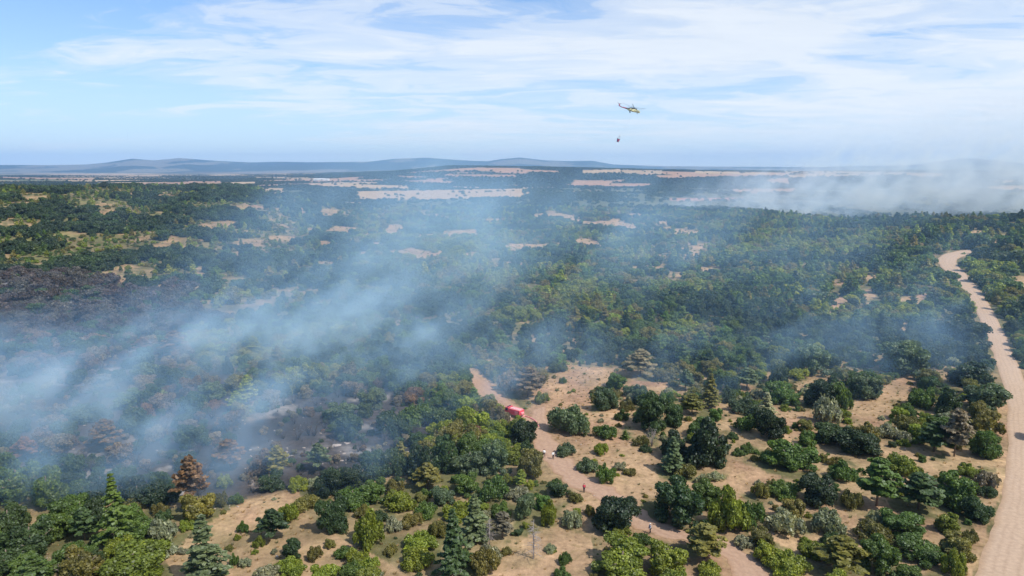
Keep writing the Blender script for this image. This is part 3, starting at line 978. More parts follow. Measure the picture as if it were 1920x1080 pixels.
# hand-read plants of the near ground: x, y of the crown's lower edge, width, height (photo pixels), kind, tint
HERO = [
    # left foreground wood
    (38, 950, 92, 88, "oak", "green"), (92, 960, 74, 84, "oak", "green"), (150, 1000, 78, 74, "oak", "green"), (22, 1015, 86, 76, "oak", "dark"), (64, 1060, 96, 90, "oak", "dark"),
    (186, 998, 56, 64, "oak", "dark"), (112, 1018, 80, 66, "oak", "green"), (14, 1090, 84, 72, "oak", "dark"), (128, 1075, 60, 60, "oak", "green"), (60, 1100, 70, 60, "oak", "green"),
    (74, 882, 32, 34, "oak", "deep"), (112, 888, 54, 36, "oak", "deep"), (130, 925, 60, 40, "oak", "deep"), (5, 900, 60, 60, "oak", "green"),
    (222, 1035, 60, 148, "cedar", "green"), (228, 1052, 56, 48, "shrub", "lime"), (272, 1012, 62, 38, "shrub", "green"), (306, 1018, 52, 46, "silver", "silver"), (352, 996, 34, 17, "shrub", "lime"),
    (258, 1112, 126, 88, "oak", "lime"), (302, 1050, 50, 28, "silver", "silver"), (155, 1068, 54, 40, "oak", "green"), (188, 1072, 36, 44, "oak", "dark"),
    (88, 1082, 48, 34, "dead_bush", "grey"), (124, 1086, 44, 40, "dead_bush", "grey"), (355, 958, 26, 24, "shrub", "olive"),
    (362, 962, 58, 108, "pine", "brown"), (388, 1112, 78, 146, "cedar", "cedar"), (300, 968, 28, 28, "shrub", "olive"), (250, 962, 34, 28, "shrub", "olive"),
    # bottom centre left
    (513, 1022, 60, 68, "pine", "deep"), (540, 986, 42, 46, "shrub", "lime"), (486, 1028, 22, 24, "shrub", "lime"), (457, 1002, 21, 24, "shrub", "green"), (446, 1014, 14, 13, "shrub", "lime"),
    (622, 1008, 64, 82, "oak", "dark"), (614, 936, 48, 54, "oak", "deep"), (660, 966, 62, 56, "oak", "green"), (576, 962, 46, 36, "shrub", "olive"), (560, 922, 38, 30, "shrub", "lime"),
    (420, 918, 34, 32, "shrub", "lime"), (415, 954, 28, 34, "shrub", "pinegold"), (548, 1053, 42, 42, "oak", "dark"), (546, 1088, 54, 34, "shrub", "lime"), (500, 1092, 44, 26, "silver", "silver"),
    (592, 1053, 27, 30, "shrub", "olive"), (618, 1032, 28, 22, "shrub", "olive"), (648, 1050, 34, 24, "shrub", "green"), (672, 1068, 46, 40, "shrub", "lime"), (441, 1064, 16, 26, "shrub", "green"),
    (461, 1066, 24, 20, "silver", "silver"), (690, 1034, 62, 74, "shrub", "lime"), (660, 1092, 50, 26, "shrub", "green"), (432, 888, 54, 66, "pine", "brown"), (522, 902, 42, 68, "pine", "olive"), (598, 890, 44, 60, "pine", "blue"),
    (474, 930, 40, 32, "dead_bush", "grey"), (590, 918, 30, 26, "silver", "silver"), (515, 1040, 12, 12, "shrub", "silver"), (478, 1040, 12, 10, "shrub", "lime"),
    # centre mass
    (738, 1000, 32, 30, "silver", "silver"), (700, 905, 62, 66, "oak", "dark"), (745, 900, 58, 62, "oak", "dark"), (790, 905, 62, 76, "oak", "deep"), (836, 892, 62, 78, "oak", "dark"), (885, 898, 70, 62, "oak", "blue"),
    (932, 895, 62, 66, "oak", "blue"), (702, 950, 54, 46, "oak", "green"), (750, 962, 62, 46, "shrub", "lime"), (802, 925, 48, 58, "pine", "olive"), (832, 952, 52, 42, "oak", "blue"), (876, 935, 56, 44, "oak", "green"),
    (922, 944, 60, 52, "shrub", "green"), (955, 913, 30, 24, "shrub", "lime"), (995, 903, 52, 62, "oak", "olive"), (850, 1092, 58, 132, "cedar", "dark"), (890, 1025, 60, 98, "cedar", "cedar"),
    (942, 1018, 44, 58, "pine", "grey"), (918, 1030, 38, 58, "dead_tall", "grey"), (982, 980, 42, 58, "oak", "blue"), (970, 940, 42, 30, "silver", "silver"), (970, 1008, 24, 17, "oak", "dark"),
    (1030, 990, 38, 54, "shrub", "lime"), (1000, 1060, 52, 84, "dead_tall", "grey"), (1047, 936, 48, 36, "oak", "dark"), (790, 1042, 60, 40, "shrub", "lime"), (784, 1072, 62, 44, "shrub", "lime"), (735, 1044, 32, 24, "shrub", "olive"),
    (694, 1076, 40, 34, "shrub", "lime"), (820, 1014, 40, 42, "shrub", "olive"), (775, 992, 42, 30, "shrub", "olive"), (950, 1044, 20, 18, "shrub", "olive"), (704, 1090, 28, 22, "silver", "silver"), (908, 1088, 62, 60, "shrub", "olive"),
    (920, 1062, 42, 40, "silver", "silver"), (800, 975, 42, 34, "shrub", "green"), (855, 978, 48, 36, "shrub", "lime"), (940, 975, 40, 34, "shrub", "green"), (740, 930, 40, 34, "shrub", "olive"),
    # clearing and big oaks
    (1072, 992, 44, 40, "silver", "silver"), (1105, 970, 24, 25, "shrub", "olive"), (1078, 946, 34, 24, "shrub", "olive"), (1134, 909, 36, 42, "shrub", "green"), (1102, 888, 42, 20, "shrub", "blue"), (1164, 884, 26, 18, "shrub", "silver"), (1182, 894, 24, 16, "shrub", "olive"),
    (1149, 1010, 90, 82, "oak", "deep"), (1160, 1014, 42, 34, "shrub", "lime"), (1276, 1002, 108, 98, "oak", "dark"), (1325, 886, 112, 108, "oak", "deep"), (1262, 868, 66, 60, "oak", "deep"), (1260, 893, 50, 76, "cedar", "cedar"),
    (1284, 900, 44, 32, "shrub", "olive"), (1316, 909, 22, 22, "silver", "silver"), (1368, 1004, 76, 88, "shrub", "lime"), (1406, 998, 56, 62, "shrub", "green"), (1164, 1100, 112, 84, "oak", "lime"), (1250, 1092, 84, 76, "oak", "lime"),
    (1320, 1064, 74, 68, "pine", "olive"), (1332, 1092, 54, 40, "shrub", "lime"), (1060, 1062, 22, 26, "shrub", "green"), (1054, 1090, 34, 22, "shrub", "green"), (1113, 1092, 22, 16, "shrub", "olive"),
    (1424, 938, 36, 38, "shrub", "olive"), (1470, 938, 50, 36, "shrub", "green"), (1392, 1032, 36, 28, "silver", "silver"), (1474, 1010, 58, 58, "silver", "silver"), (1547, 1007, 60, 56, "silver", "silver"), (1534, 956, 72, 70, "oak", "deep"),
    (1596, 960, 42, 44, "shrub", "olive"), (1478, 892, 98, 78, "oak", "green"), (1434, 1062, 60, 46, "shrub", "lime"), (1478, 1088, 72, 46, "shrub", "lime"), (1526, 1056, 54, 46, "oak", "lime"), (1574, 1092, 80, 80, "pine", "pinegold"),
    (1578, 906, 50, 42, "shrub", "green"), (1642, 962, 76, 106, "pine", "green"), (1690, 892, 60, 44, "shrub", "lime"), (1640, 992, 40, 36, "silver", "silver"), (1640, 1030, 78, 50, "shrub", "olive"), (1692, 1014, 80, 52, "oak", "green"),
    (1720, 968, 78, 76, "pine", "dark"), (1792, 962, 88, 80, "oak", "green"), (1850, 914, 42, 36, "silver", "grey"), (1815, 896, 42, 28, "shrub", "lime"), (1832, 982, 50, 50, "oak", "dark"), (1776, 1006, 52, 46, "oak", "lime"),
    (1792, 1058, 76, 62, "oak", "olive"), (1650, 1088, 72, 76, "oak", "green"), (1722, 1066, 88, 60, "oak", "green"), (1786, 1082, 38, 54, "shrub", "lime"), (1818, 1024, 38, 34, "shrub", "olive"), (1700, 1100, 60, 36, "oak", "green"),
    # right middle
    (1442, 828, 60, 66, "oak", "deep"), (1436, 790, 38, 56, "cedar", "silver"), (1400, 812, 42, 38, "shrub", "green"), (1554, 838, 60, 46, "oak", "dark"), (1610, 861, 88, 62, "oak", "deep"), (1536, 770, 72, 64, "oak", "deep"),
    (1550, 798, 46, 56, "silver", "silver"), (1576, 772, 42, 60, "shrub", "green"), (1465, 762, 60, 48, "oak", "green"), (1460, 724, 36, 42, "oak", "dark"), (1524, 708, 70, 62, "oak", "blue"), (1497, 714, 40, 24, "shrub", "lime"),
    (1622, 754, 62, 54, "oak", "blue"), (1700, 711, 96, 72, "oak", "blue"), (1728, 768, 50, 46, "shrub", "green"), (1776, 780, 60, 58, "oak", "dark"), (1842, 776, 74, 62, "oak", "blue"), (1820, 732, 88, 52, "oak", "deep"),
    (1850, 818, 50, 44, "silver", "olive"), (1842, 864, 62, 62, "oak", "green"), (1788, 864, 56, 100, "pine", "grey"), (1750, 856, 64, 58, "pine", "dark"), (1704, 818, 60, 34, "shrub", "olive"), (1664, 824, 42, 34, "silver", "silver"), (1692, 830, 30, 28, "silver", "silver"),
    (1400, 735, 44, 30, "pine", "blue"), (1394, 778, 52, 25, "shrub", "blue"), (1372, 738, 32, 38, "oak", "dark"), (1364, 758, 28, 38, "shrub", "blue"), (1330, 768, 42, 70, "cedar", "olive"), (1297, 782, 42, 44, "pine", "pinegold"),
    (1216, 812, 80, 78, "oak", "dark"), (1262, 804, 50, 50, "oak", "dark"), (1136, 773, 48, 52, "oak", "blue"), (1064, 820, 82, 64, "shrub", "blue"), (1136, 828, 46, 36, "shrub", "green"), (1062, 858, 34, 28, "shrub", "blue"),
    (1127, 856, 26, 28, "shrub", "lime"), (1017, 758, 28, 25, "shrub", "lime"), (1172, 826, 15, 18, "cedar", "green"), (1222, 842, 32, 38, "dead_bush", "grey"), (1200, 838, 32, 22, "shrub", "olive"), (1194, 750, 42, 34, "shrub", "blue"),
    (1165, 790, 22, 24, "shrub", "green"), (981, 838, 50, 50, "oak", "deep"), (935, 796, 32, 38, "shrub", "grey"), (808, 784, 56, 46, "oak", "dark"), (832, 806, 62, 46, "oak", "dark"), (880, 806, 60, 46, "oak", "dark"),
    (780, 808, 60, 56, "shrub", "green"), (884, 832, 46, 34, "oak", "rust"), (990, 752, 62, 56, "pine", "grey"), (955, 738, 46, 50, "silver", "grey"), (1200, 712, 56, 50, "pine", "grey"), (1045, 700, 34, 22, "shrub", "blue"),
    (1250, 760, 30, 28, "shrub", "green"), (1285, 735, 32, 44, "pine", "blue"), (1055, 720, 12, 14, "shrub", "green"), (1310, 850, 30, 24, "shrub", "olive"),
    # among the smoke
    (270, 722, 66, 42, "oak", "blue"), (318, 716, 40, 34, "oak", "dark"), (240, 768, 64, 44, "oak", "green"), (288, 764, 52, 34, "oak", "lime"), (362, 718, 54, 30, "oak", "pinegold"), (400, 756, 66, 50, "oak", "blue"), (446, 742, 52, 40, "oak", "olive"),
    (428, 704, 24, 36, "oak", "deep"), (330, 672, 52, 34, "pine", "brown"), (270, 664, 32, 24, "pine", "brown"), (50, 710, 34, 32, "oak", "deep"), (25, 706, 20, 20, "oak", "deep"), (200, 850, 62, 64, "pine", "brown"), (50, 868, 48, 34, "pine", "rust"),
    (250, 815, 50, 50, "oak", "dark"), (120, 830, 50, 50, "oak", "dark"), (150, 800, 50, 40, "oak", "blue"), (645, 800, 60, 46, "oak", "blue"), (700, 770, 60, 44, "oak", "blue"), (1862, 640, 4, 4, "shrub", "green"),
    (1808, 655, 84, 60, "oak", "deep"), (1800, 600, 60, 34, "oak", "dark"), (1520, 575, 60, 34, "oak", "dark"), (1905, 600, 60, 50, "oak", "dark"), (1830, 470, 40, 34, "oak", "blue"), (1890, 505, 56, 40, "oak", "blue"),
]
HERO = [h for h in HERO if h[2] > 6]

PLANTS = []      # x, y, z, radius, height, kind, tint, hero?


def kind_ht(kind):
    return PROTO[kind][0][1]


for (hx, hy, hw, hh, kind, tint) in HERO:
    gx, gy, gz = ground(hx, hy)
    _, _, dep = project(gx, gy, gz)
    wm = hw * dep / FPX
    R_ = math.hypot(gx, gy)
    el = math.atan2(CAM_H - gz, R_)
    k = (R_ + .42 * wm) / R_
    gx, gy = gx * k, gy * k
    gz = float(H(gx, gy))
    hm = (hh * dep / FPX - wm * math.sin(el) * .55) / math.cos(el)
    lo = {"cedar": 1.2, "dead_tall": 1.2, "pine": .95}.get(kind, .52)
    hm = max(hm, wm * lo)
    PLANTS.append([gx, gy, gz, wm * .5 * 1.14, hm * (1.14 if kind in ('oak', 'shrub', 'silver') else 1.0), kind, tint, True])

# ------------------------------------------------------------ the rest of the scrub, by jittered grid
hero_xy = np.array([[p[0], p[1], p[3]] for p in PLANTS])


def jitter(r0, r1, cell, seed):
    g = np.random.default_rng(seed)
    n = int(r1 * 0.93 / cell) + 2
    xs = np.arange(-n, n + 1) * cell
    ys = np.arange(0, int(r1 / cell) + 2) * cell
    X, Y = np.meshgrid(xs, ys)
    X = X.ravel() + g.uniform(-.5, .5, X.size) * cell
    Y = Y.ravel() + g.uniform(-.5, .5, Y.size) * cell
    r = np.hypot(X, Y)
    k = (r >= r0) & (r < r1) & (np.abs(X) < Y * .80 + 40) & (Y > 60)
    return X[k], Y[k]


def on_road(px, py):
    m = np.zeros(px.shape, bool)
    ry = np.array([p[1] for p in ROAD_L][::-1])
    lx = np.array([p[0] for p in ROAD_L][::-1])
    rx = np.array([p[0] for p in ROAD_R][::-1])
    yy = py
    return (py > 466) & (px > np.interp(yy, ry, lx) - 10) & (px < np.interp(yy, ry, rx) + 6)


def on_track(px, py):
    m = np.zeros(px.shape, bool)
    for T in (TRACK, TRACK2):
        for (p, w), (q, w2) in zip(T[:-1], T[1:]):
            for f in np.linspace(0, 1, 6):
                cx_, cy_p, ww = p[0] + (q[0] - p[0]) * f, p[1] + (q[1] - p[1]) * f, w + (w2 - w) * f
                m |= ((px - cx_) / (ww * 1.1)) ** 2 + ((py - cy_p) / (ww * .65)) ** 2 < 1
    return m


SIGHT = [(1300, 1000, 1), ]


def scatter(r0, r1, cell, seed):
    g = np.random.default_rng(seed + 1)
    X, Y = jitter(r0, r1, cell, seed)
    Z = H(X, Y)
    px, py, dep = project(X, Y, Z)
    r = np.hypot(X, Y)
    op = open_mask(px, py, X, Y)
    bad = on_road(px, py) | on_track(px, py)
    n = len(X)
    u = g.random(n)
    clump = fbm(X, Y, 38, 3, 201)
    clump2 = fbm(X, Y, 110, 3, 203)
    dens = np.clip(.50 + (clump - .5) * 1.6 + .30 * (clump2 - .5), 0, 1)
    # dense right-hand forest and left wood
    forest = ((px > 640) & (py < 700)) | ((px > 560) & (px < 960) & (py > 600) & (py < 960)) | ((px < 420) & (py > 640))
    dens = np.where(forest, np.clip(dens + .34, 0, 1), dens)
    semi = (px > 1000) & (py > 690)
    dens = np.where(semi, np.clip(dens * 1.05 + .10, 0, .92), dens)
    dens = np.where((px > 1480) & (py > 640), np.clip(dens + .22, 0, .96), dens)
    dens = np.where((px > 200) & (px < 1120) & (py > 960), dens * .55, dens)
    dens = np.where((px < 330) & (py > 1075), .9, dens)
    dens = np.where((px < 300) & (py > 890), .97, dens)
    dens = np.where((px > 1925) & (px < 2080) & (py > 560), .95, dens)
    dens = np.where(op > .5, .045, dens)
    # the left hillside: scattered dark clumps on straw and low green
    hill = (px < 660) & (py < 520)
    dens = np.where(hill & (op < .5), np.clip(.80 + (clump - .5) * 1.6, .35, 1), dens)
    burn = burn_mask(px, py, X, Y)
    dens = np.where((burn > .5) & (py > 680), dens * .55, dens)
    dens = np.where((burn > .5) & (py < 640), .93, dens)
    dens = np.where((op > .5) & (r > 380), .30, dens)
    take = (u < dens) & ~bad
    # keep clear of the plants already placed
    near = np.nonzero(take & (r < 330))[0]
    for i in near:
        d2 = (hero_xy[:, 0] - X[i]) ** 2 + (hero_xy[:, 1] - Y[i]) ** 2
        if (d2 < (hero_xy[:, 2] * .95 + .9) ** 2).any():
            take[i] = False
    return X[take], Y[take], Z[take], px[take], py[take], op[take], burn[take], clump[take], r[take]


def add_fill(r0, r1, cell, seed, lo, hi):
    g = np.random.default_rng(seed + 7)
    X, Y, Z, PX, PY, OP, BU, CL, R_ = scatter(r0, r1, cell, seed)
    sp = fbm(X, Y, 55, 3, 301)
    tn = fbm(X, Y, 30, 3, 303)
    for i in range(len(X)):
        x, y, z, px, py, op, bu, cl, r = X[i], Y[i], Z[i], PX[i], PY[i], OP[i], BU[i], CL[i], R_[i]
        q = g.random()
        semi = px > 1000 and py > 690 or (py > 960 and 200 < px < 1120)
        hill = px < 660 and py < 520
        size = g.uniform(lo, hi) * (.75 + .5 * cl)
        if op > .5:
            kind, tint, size = "shrub", ("olive", "lime", "silver")[int(q * 3)], g.uniform(.5, 1.1)
        elif bu > .5:
            if py > 640:
                kind = "burnt_bush" if q < .42 else ("shrub" if q < .6 else "oak")
                tint = "brown" if g.random() < .16 else ("grey" if g.random() < .45 else "dark")
            else:
                kind = "burnt_bush" if q < .2 else "shrub" if q < .55 else "oak"
                tint = ("brownburn", "greyburn", "greyburn", "dark", "brownburn", "greyburn")[int(g.random() * 6)]
                size *= 1.1
        elif semi:
            kind = "shrub" if q < .66 else ("silver" if q < .78 else "oak")
            tint = "silver" if kind == "silver" else ("green", "lime", "olive", "olive", "green", "dark")[int(g.random() * 6)]
            size *= .82 if kind != "oak" else .9
            if g.random() < .45 and kind == "shrub":
                size *= .55
        elif hill:
            if cl > .53:
                kind = "oak" if q < .75 else "shrub"
                tint = "deep" if g.random() < .6 else "dark"
                size *= 1.12
            else:
                kind = "pine" if q < .25 else "shrub"
                tint = ("green", "hillgreen", "hillgreen", "lime", "olive")[int(g.random() * 5)]
                size *= .95
        else:
            kind = "oak" if q < .70 else ("shrub" if q < .86 else ("pine" if q < .97 else "silver"))
            if px > 760 and py < 620 and sp[i] > .56:
                kind = "pine" if q < .45 else kind
            v = tn[i] + g.normal(0, .10)
            tint = "deep" if v < .36 else "dark" if v < .46 else "green" if v < .58 else "olive" if v < .66 else "lime"
            if kind == "silver":
                tint = "silver"
        rad = size * (.62 if kind in ("shrub", "silver", "burnt_bush") and op < .5 else 1.0)
        if kind == "pine":
            rad *= .62
        ht = rad * {"oak": g.uniform(1.25, 1.75), "shrub": g.uniform(.9, 1.4), "silver": 1.2, "pine": g.uniform(2.3, 3.2), "burnt_bush": 1.3}[kind]
        PLANTS.append([x, y, z, rad, ht, kind, tint, False])


TINT["hillgreen"] = (.085, .120, .034)
TINT["brownburn"] = (.075, .050, .034)
TINT["greyburn"] = (.105, .092, .080)
WORD.update({"hillgreen": "fresh green", "brownburn": "scorched dark brown", "greyburn": "ash grey"})
add_fill(88, 330, 3.5, 21, 1.8, 4.2)
add_fill(88, 300, 2.2, 25, .55, 1.5)
add_fill(330, 620, 4.6, 31, 2.1, 4.7)
add_fill(620, 1080, 6.0, 41, 2.4, 5.0)

# tall oaks on the far verge of the gravel road, whose shadows cross it
for ax, ay, ar, ah in ((1990, 762, 3.0, 9.0), (2022, 990, 3.0, 8.6), (2040, 965, 3.0, 8.0), (2042, 1092, 3.2, 9.0), (2060, 1100, 3.2, 9.0), (1992, 850, 2.2, 4.5)):
    gx, gy, gz = ground(ax, ay)
    PLANTS.append([gx, gy, gz, ar, ah, "oak", "dark", False])

# ------------------------------------------------------------ how large each shows, and which become objects of their own
info = []
for i, p in enumerate(PLANTS):
    px, py, dep = project(p[0], p[1], p[2] + p[4] * .5)
    vis = 0 < px < 1920 and 250 < py < 1095
    info.append((px, py, dep, (p[3] * 2 * FPX / dep) if vis else 0))
LIMIT = {"oak": 260, "shrub": 210, "pine": 110, "silver": 60, "cedar": 40, "dead_tall": 20, "dead_bush": 20, "burnt_bush": 40}
NAME = {"oak": "oak_tree", "shrub": "green_shrub", "pine": "pine_tree", "silver": "silvery_shrub", "cedar": "cedar_tree", "dead_tall": "dead_tree", "dead_bush": "bare_bush", "burnt_bush": "burnt_bush"}
NOUN = {"oak": "oak", "shrub": "shrub", "pine": "pine", "silver": "fine-twigged bush", "cedar": "cedar", "dead_tall": "dead tree", "dead_bush": "leafless bush", "burnt_bush": "charred bush"}
CAT = {"oak": "tree", "shrub": "shrub", "pine": "tree", "silver": "shrub", "cedar": "tree", "dead_tall": "tree", "dead_bush": "bush", "burnt_bush": "bush"}
GROUP = {"oak": "oaks of the woodland and scrub", "shrub": "green shrubs among the trees", "pine": "pines among the oaks", "silver": "silvery shrubs of the scrub", "cedar": "cedars of the foreground",
         "dead_tall": "dead grey trees", "dead_bush": "leafless pale bushes", "burnt_bush": "charred bushes in the burnt ground"}
chosen = set()
for kd, lim in LIMIT.items():
    c = [i for i, p in enumerate(PLANTS) if p[5] == kd and info[i][3] > 3]
    c.sort(key=lambda i: (not PLANTS[i][7], -info[i][3]))
    chosen.update(c[:lim])

# landmarks that anyone can find in the photograph
LAND = [(222, 960, "the tall narrow cedar"), (362, 910, "the scorched brown pine"), (965, 768, "the red fire truck"), (1095, 915, "the person in red"), (1219, 990, "the person in grey"),
        (1028, 850, "the pair in white"), (1325, 830, "the biggest dark oak"), (1000, 1000, "the bare dead tree"), (1475, 980, "the paired silvery shrubs"), (1642, 900, "the pale-trunked pine"),
        (1870, 900, "the gravel road's near stretch"), (1775, 490, "the gravel road's far bend"), (1840, 620, "the gravel road's middle"), (620, 840, "the white rocks"), (50, 700, "the dense smoke at left"),
        (60, 560, "the burnt slope"), (395, 428, "the tan patch on the left hill"), (742, 500, "the bare patch beyond the smoke"), (1000, 466, "the long bare strip"), (1400, 400, "the far smoke"),
        (875, 705, "the upper end of the red track"), (388, 1030, "the pale young cedar"), (850, 1030, "the dark foreground cedar"), (1150, 970, "the oak on the track"), (60, 1000, "the left edge wood")]
ORD = ["nearest", "second", "third", "fourth", "fifth", "sixth", "seventh", "eighth", "ninth", "tenth", "eleventh", "twelfth", "thirteenth", "fourteenth", "fifteenth", "sixteenth", "seventeenth", "eighteenth", "nineteenth", "twentieth"]
DIRW = ["right of", "above right of", "above", "above left of", "left of", "below left of", "below", "below right of"]
buckets = {}
for i in sorted(chosen):
    px, py, dep, w = info[i]
    p = PLANTS[i]
    d = [(math.hypot(px - a, (py - b) * 1.6), a, b, t) for a, b, t in LAND]
    dd, a, b, t = min(d)
    an = math.atan2(-(py - b), px - a)
    k = int(round(an / (math.pi / 4))) % 8
    buckets.setdefault((p[5], "grey" if p[5] in ("burnt_bush", "dead_tall", "dead_bush") else p[6], t, k), []).append((dd, i))
LABEL = {}
for (kd, tint, t, k), L in buckets.items():
    L.sort()
    for rank, (dd, i) in enumerate(L):
        look = WORD[tint] + " " + NOUN[kd]
        if kd in ("dead_tall", "dead_bush"):
            look = "pale grey " + NOUN[kd]
        if kd == "burnt_bush":
            look = "black " + NOUN[kd]
        if len(L) == 1:
            LABEL[i] = f"{look} standing {DIRW[k]} {t}"
        else:
            LABEL[i] = f"{look}, {ORD[min(rank, 19)]} such {DIRW[k]} {t}"

SRC = {}          # proto key -> list of crown objects that instancing may point to
IDX = {}


def pick(kind, dep, g):
    if kind in ("oak", "shrub", "pine") and dep > 300:
        return kind + "_mid"
    return kind


def build_plant(i, name_override=None):
    p = PLANTS[i]
    x, y, z, rad, ht, kind, tint, hero = p
    dep = info[i][2]
    key = pick(kind, dep, prng)
    k = IDX[key] = IDX.get(key, -1) + 1
    me, pht, trunk = PROTO[key][k % len(PROTO[key])]
    col = TINT[tint]
    j = prng.uniform(.88, 1.12)
    col = (col[0] * j * prng.uniform(.93, 1.07), col[1] * j, col[2] * j * prng.uniform(.93, 1.07), 1)
    rz = prng.uniform(0, 6.28)
    sc = (rad * prng.uniform(.95, 1.12), rad * prng.uniform(.85, 1.1), ht / pht)
    cname = {"shrub": "foliage", "silver": "foliage"}.get(kind, "crown")
    if kind in ("dead_tall", "dead_bush", "burnt_bush"):
        o = bpy.data.objects.new(NAME[kind], me)
        o.location, o.rotation_euler, o.scale = (x, y, z), (0, 0, rz), sc
        COL.objects.link(o)
        root = o
        SRC.setdefault(key, []).append(o)
    elif trunk is None or dep > 420:
        o = bpy.data.objects.new(NAME[kind], me)
        o.location, o.rotation_euler, o.scale, o.color = (x, y, z), (0, 0, rz), sc, col
        COL.objects.link(o)
        root = o
        if len(SRC.setdefault(key, [])) < 6:
            SRC[key].append(o)
    else:
        root = empty(NAME[kind], (x, y, z), rz)
        root.scale = sc
        c = bpy.data.objects.new(cname, me)
        c.color = col
        COL.objects.link(c)
        c.parent = root
        t = bpy.data.objects.new("trunk" if cname == "crown" else "stems", trunk)
        COL.objects.link(t)
        t.parent = root
        if len(SRC.setdefault(key, [])) < 6:
            SRC[key].append(c)
    tag(root, LABEL[i], CAT[kind], GROUP[kind])
    return root


for i in sorted(chosen, key=lambda i: info[i][2]):
    build_plant(i)

# ------------------------------------------------------------ masses beyond the limits: one object per kind, instanced points


def stuff_instances(name, P, S, RZ, T, sources):
    """one object; geometry nodes put a source crown on each point"""
    me = bpy.data.meshes.new(name)
    n = len(P)
    me.vertices.add(n)
    me.vertices.foreach_set("co", np.asarray(P, np.float32).ravel())
    for an, arr, ty in (("sc", S, "FLOAT_VECTOR"), ("tint", T, "FLOAT_COLOR")):
        at = me.attributes.new(an, ty, "POINT")
        arr = np.asarray(arr, np.float32)
        if ty == "FLOAT_COLOR":
            arr = np.concatenate([arr, np.ones((n, 1), np.float32)], 1)
            at.data.foreach_set("color", arr.ravel())
        else:
            at.data.foreach_set("vector", arr.ravel())
    at = me.attributes.new("rz", "FLOAT", "POINT")
    at.data.foreach_set("value", np.asarray(RZ, np.float32))
    o = bpy.data.objects.new(name, me)
    COL.objects.link(o)
    ng = bpy.data.node_groups.new(name, "GeometryNodeTree")
    ng.interface.new_socket("Geometry", in_out="INPUT", socket_type="NodeSocketGeometry")
    ng.interface.new_socket("Geometry", in_out="OUTPUT", socket_type="NodeSocketGeometry")
    N = ng.nodes
    gi, gout = N.new("NodeGroupInput"), N.new("NodeGroupOutput")
    mp = N.new("GeometryNodeMeshToPoints")
    ip = N.new("GeometryNodeInstanceOnPoints")
    jn = N.new("GeometryNodeJoinGeometry")
    for s in sources:
        ob = N.new("GeometryNodeObjectInfo")
        ob.transform_space = "ORIGINAL"
        ob.inputs["Object"].default_value = s
        ob.inputs["As Instance"].default_value = True
        ng.links.new(ob.outputs["Geometry"], jn.inputs[0])
    ng.links.new(gi.outputs[0], mp.inputs[0])
    ng.links.new(mp.outputs[0], ip.inputs["Points"])
    ng.links.new(jn.outputs[0], ip.inputs["Instance"])
    ip.inputs["Pick Instance"].default_value = True
    rv = N.new("FunctionNodeRandomValue")
    rv.data_type = "INT"
    rv.inputs["Min"].default_value if False else None
    for s_ in rv.inputs:
        if s_.enabled and s_.name == "Min":
            s_.default_value = 0
        if s_.enabled and s_.name == "Max":
            s_.default_value = len(sources) - 1
    outv = [q for q in rv.outputs if q.enabled][0]
    ng.links.new(outv, ip.inputs["Instance Index"])
    na = N.new("GeometryNodeInputNamedAttribute")
    na.data_type = "FLOAT"
    na.inputs["Name"].default_value = "rz"
    cx_ = N.new("ShaderNodeCombineXYZ")
    ng.links.new([q for q in na.outputs if q.enabled][0], cx_.inputs[2])
    e2r = N.new("FunctionNodeEulerToRotation")
    ng.links.new(cx_.outputs[0], e2r.inputs[0])
    ng.links.new(e2r.outputs[0], ip.inputs["Rotation"])
    ns = N.new("GeometryNodeInputNamedAttribute")
    ns.data_type = "FLOAT_VECTOR"
    ns.inputs["Name"].default_value = "sc"
    ng.links.new([q for q in ns.outputs if q.enabled][0], ip.inputs["Scale"])
    ng.links.new(ip.outputs[0], gout.inputs[0])
    md = o.modifiers.new("scatter", "NODES")
    md.node_group = ng
    tag(o, kind="stuff")
    return o


def make_source(key, kind, tint, n=1):
    """a few more single trees so that every needed crown shape exists in the scene"""
    pass


rest = [i for i in range(len(PLANTS)) if i not in chosen]
groups = {}
for i in rest:
    p = PLANTS[i]
    key = pick(p[5], info[i][2], prng)
    groups.setdefault(key, []).append(i)
MASS = {"oak": ("oak_thicket", "near oak scrub filling the gaps"), "oak_mid": ("oak_woodland", "dense green oak woodland covering the middle distance"),
        "shrub": ("low_shrubbery", "low green shrubs between the trees"), "shrub_mid": ("hillside_shrubbery", "low shrubs spread over the far slopes"),
        "pine": ("pine_thicket", "pines mixed into the scrub"), "pine_mid": ("pine_woodland", "young pines spread over the slopes"), "silver": ("silvery_shrubbery", "silvery shrubs in the scrub"),
        "burnt_bush": ("charred_brush", "charred brush in the burnt ground"), "dead_bush": ("bare_brush", "bare brush"), "dead_tall": ("dead_wood", "dead trees"), "cedar": ("cedar_thicket", "young cedars")}
for key, L in groups.items():
    if key not in SRC or not L:
        print("NO SOURCE", key, len(L))
        continue
    P = [(PLANTS[i][0], PLANTS[i][1], PLANTS[i][2] - .05) for i in L]
    pht = PROTO[key][0][1]
    S = [(PLANTS[i][3], PLANTS[i][3], PLANTS[i][4] / pht) for i in L]
    g = np.random.default_rng(77)
    T = np.array([TINT[PLANTS[i][6]] for i in L]) * 1.12 * g.uniform(.85, 1.15, (len(L), 1)) * g.uniform(.93, 1.07, (len(L), 3))
    o = stuff_instances(MASS[key][0], P, S, g.uniform(0, 6.28, len(L)), T, SRC[key])
    o["label"] = MASS[key][1]

# far woods: dark belts and the wooded table hill
g = np.random.default_rng(91)


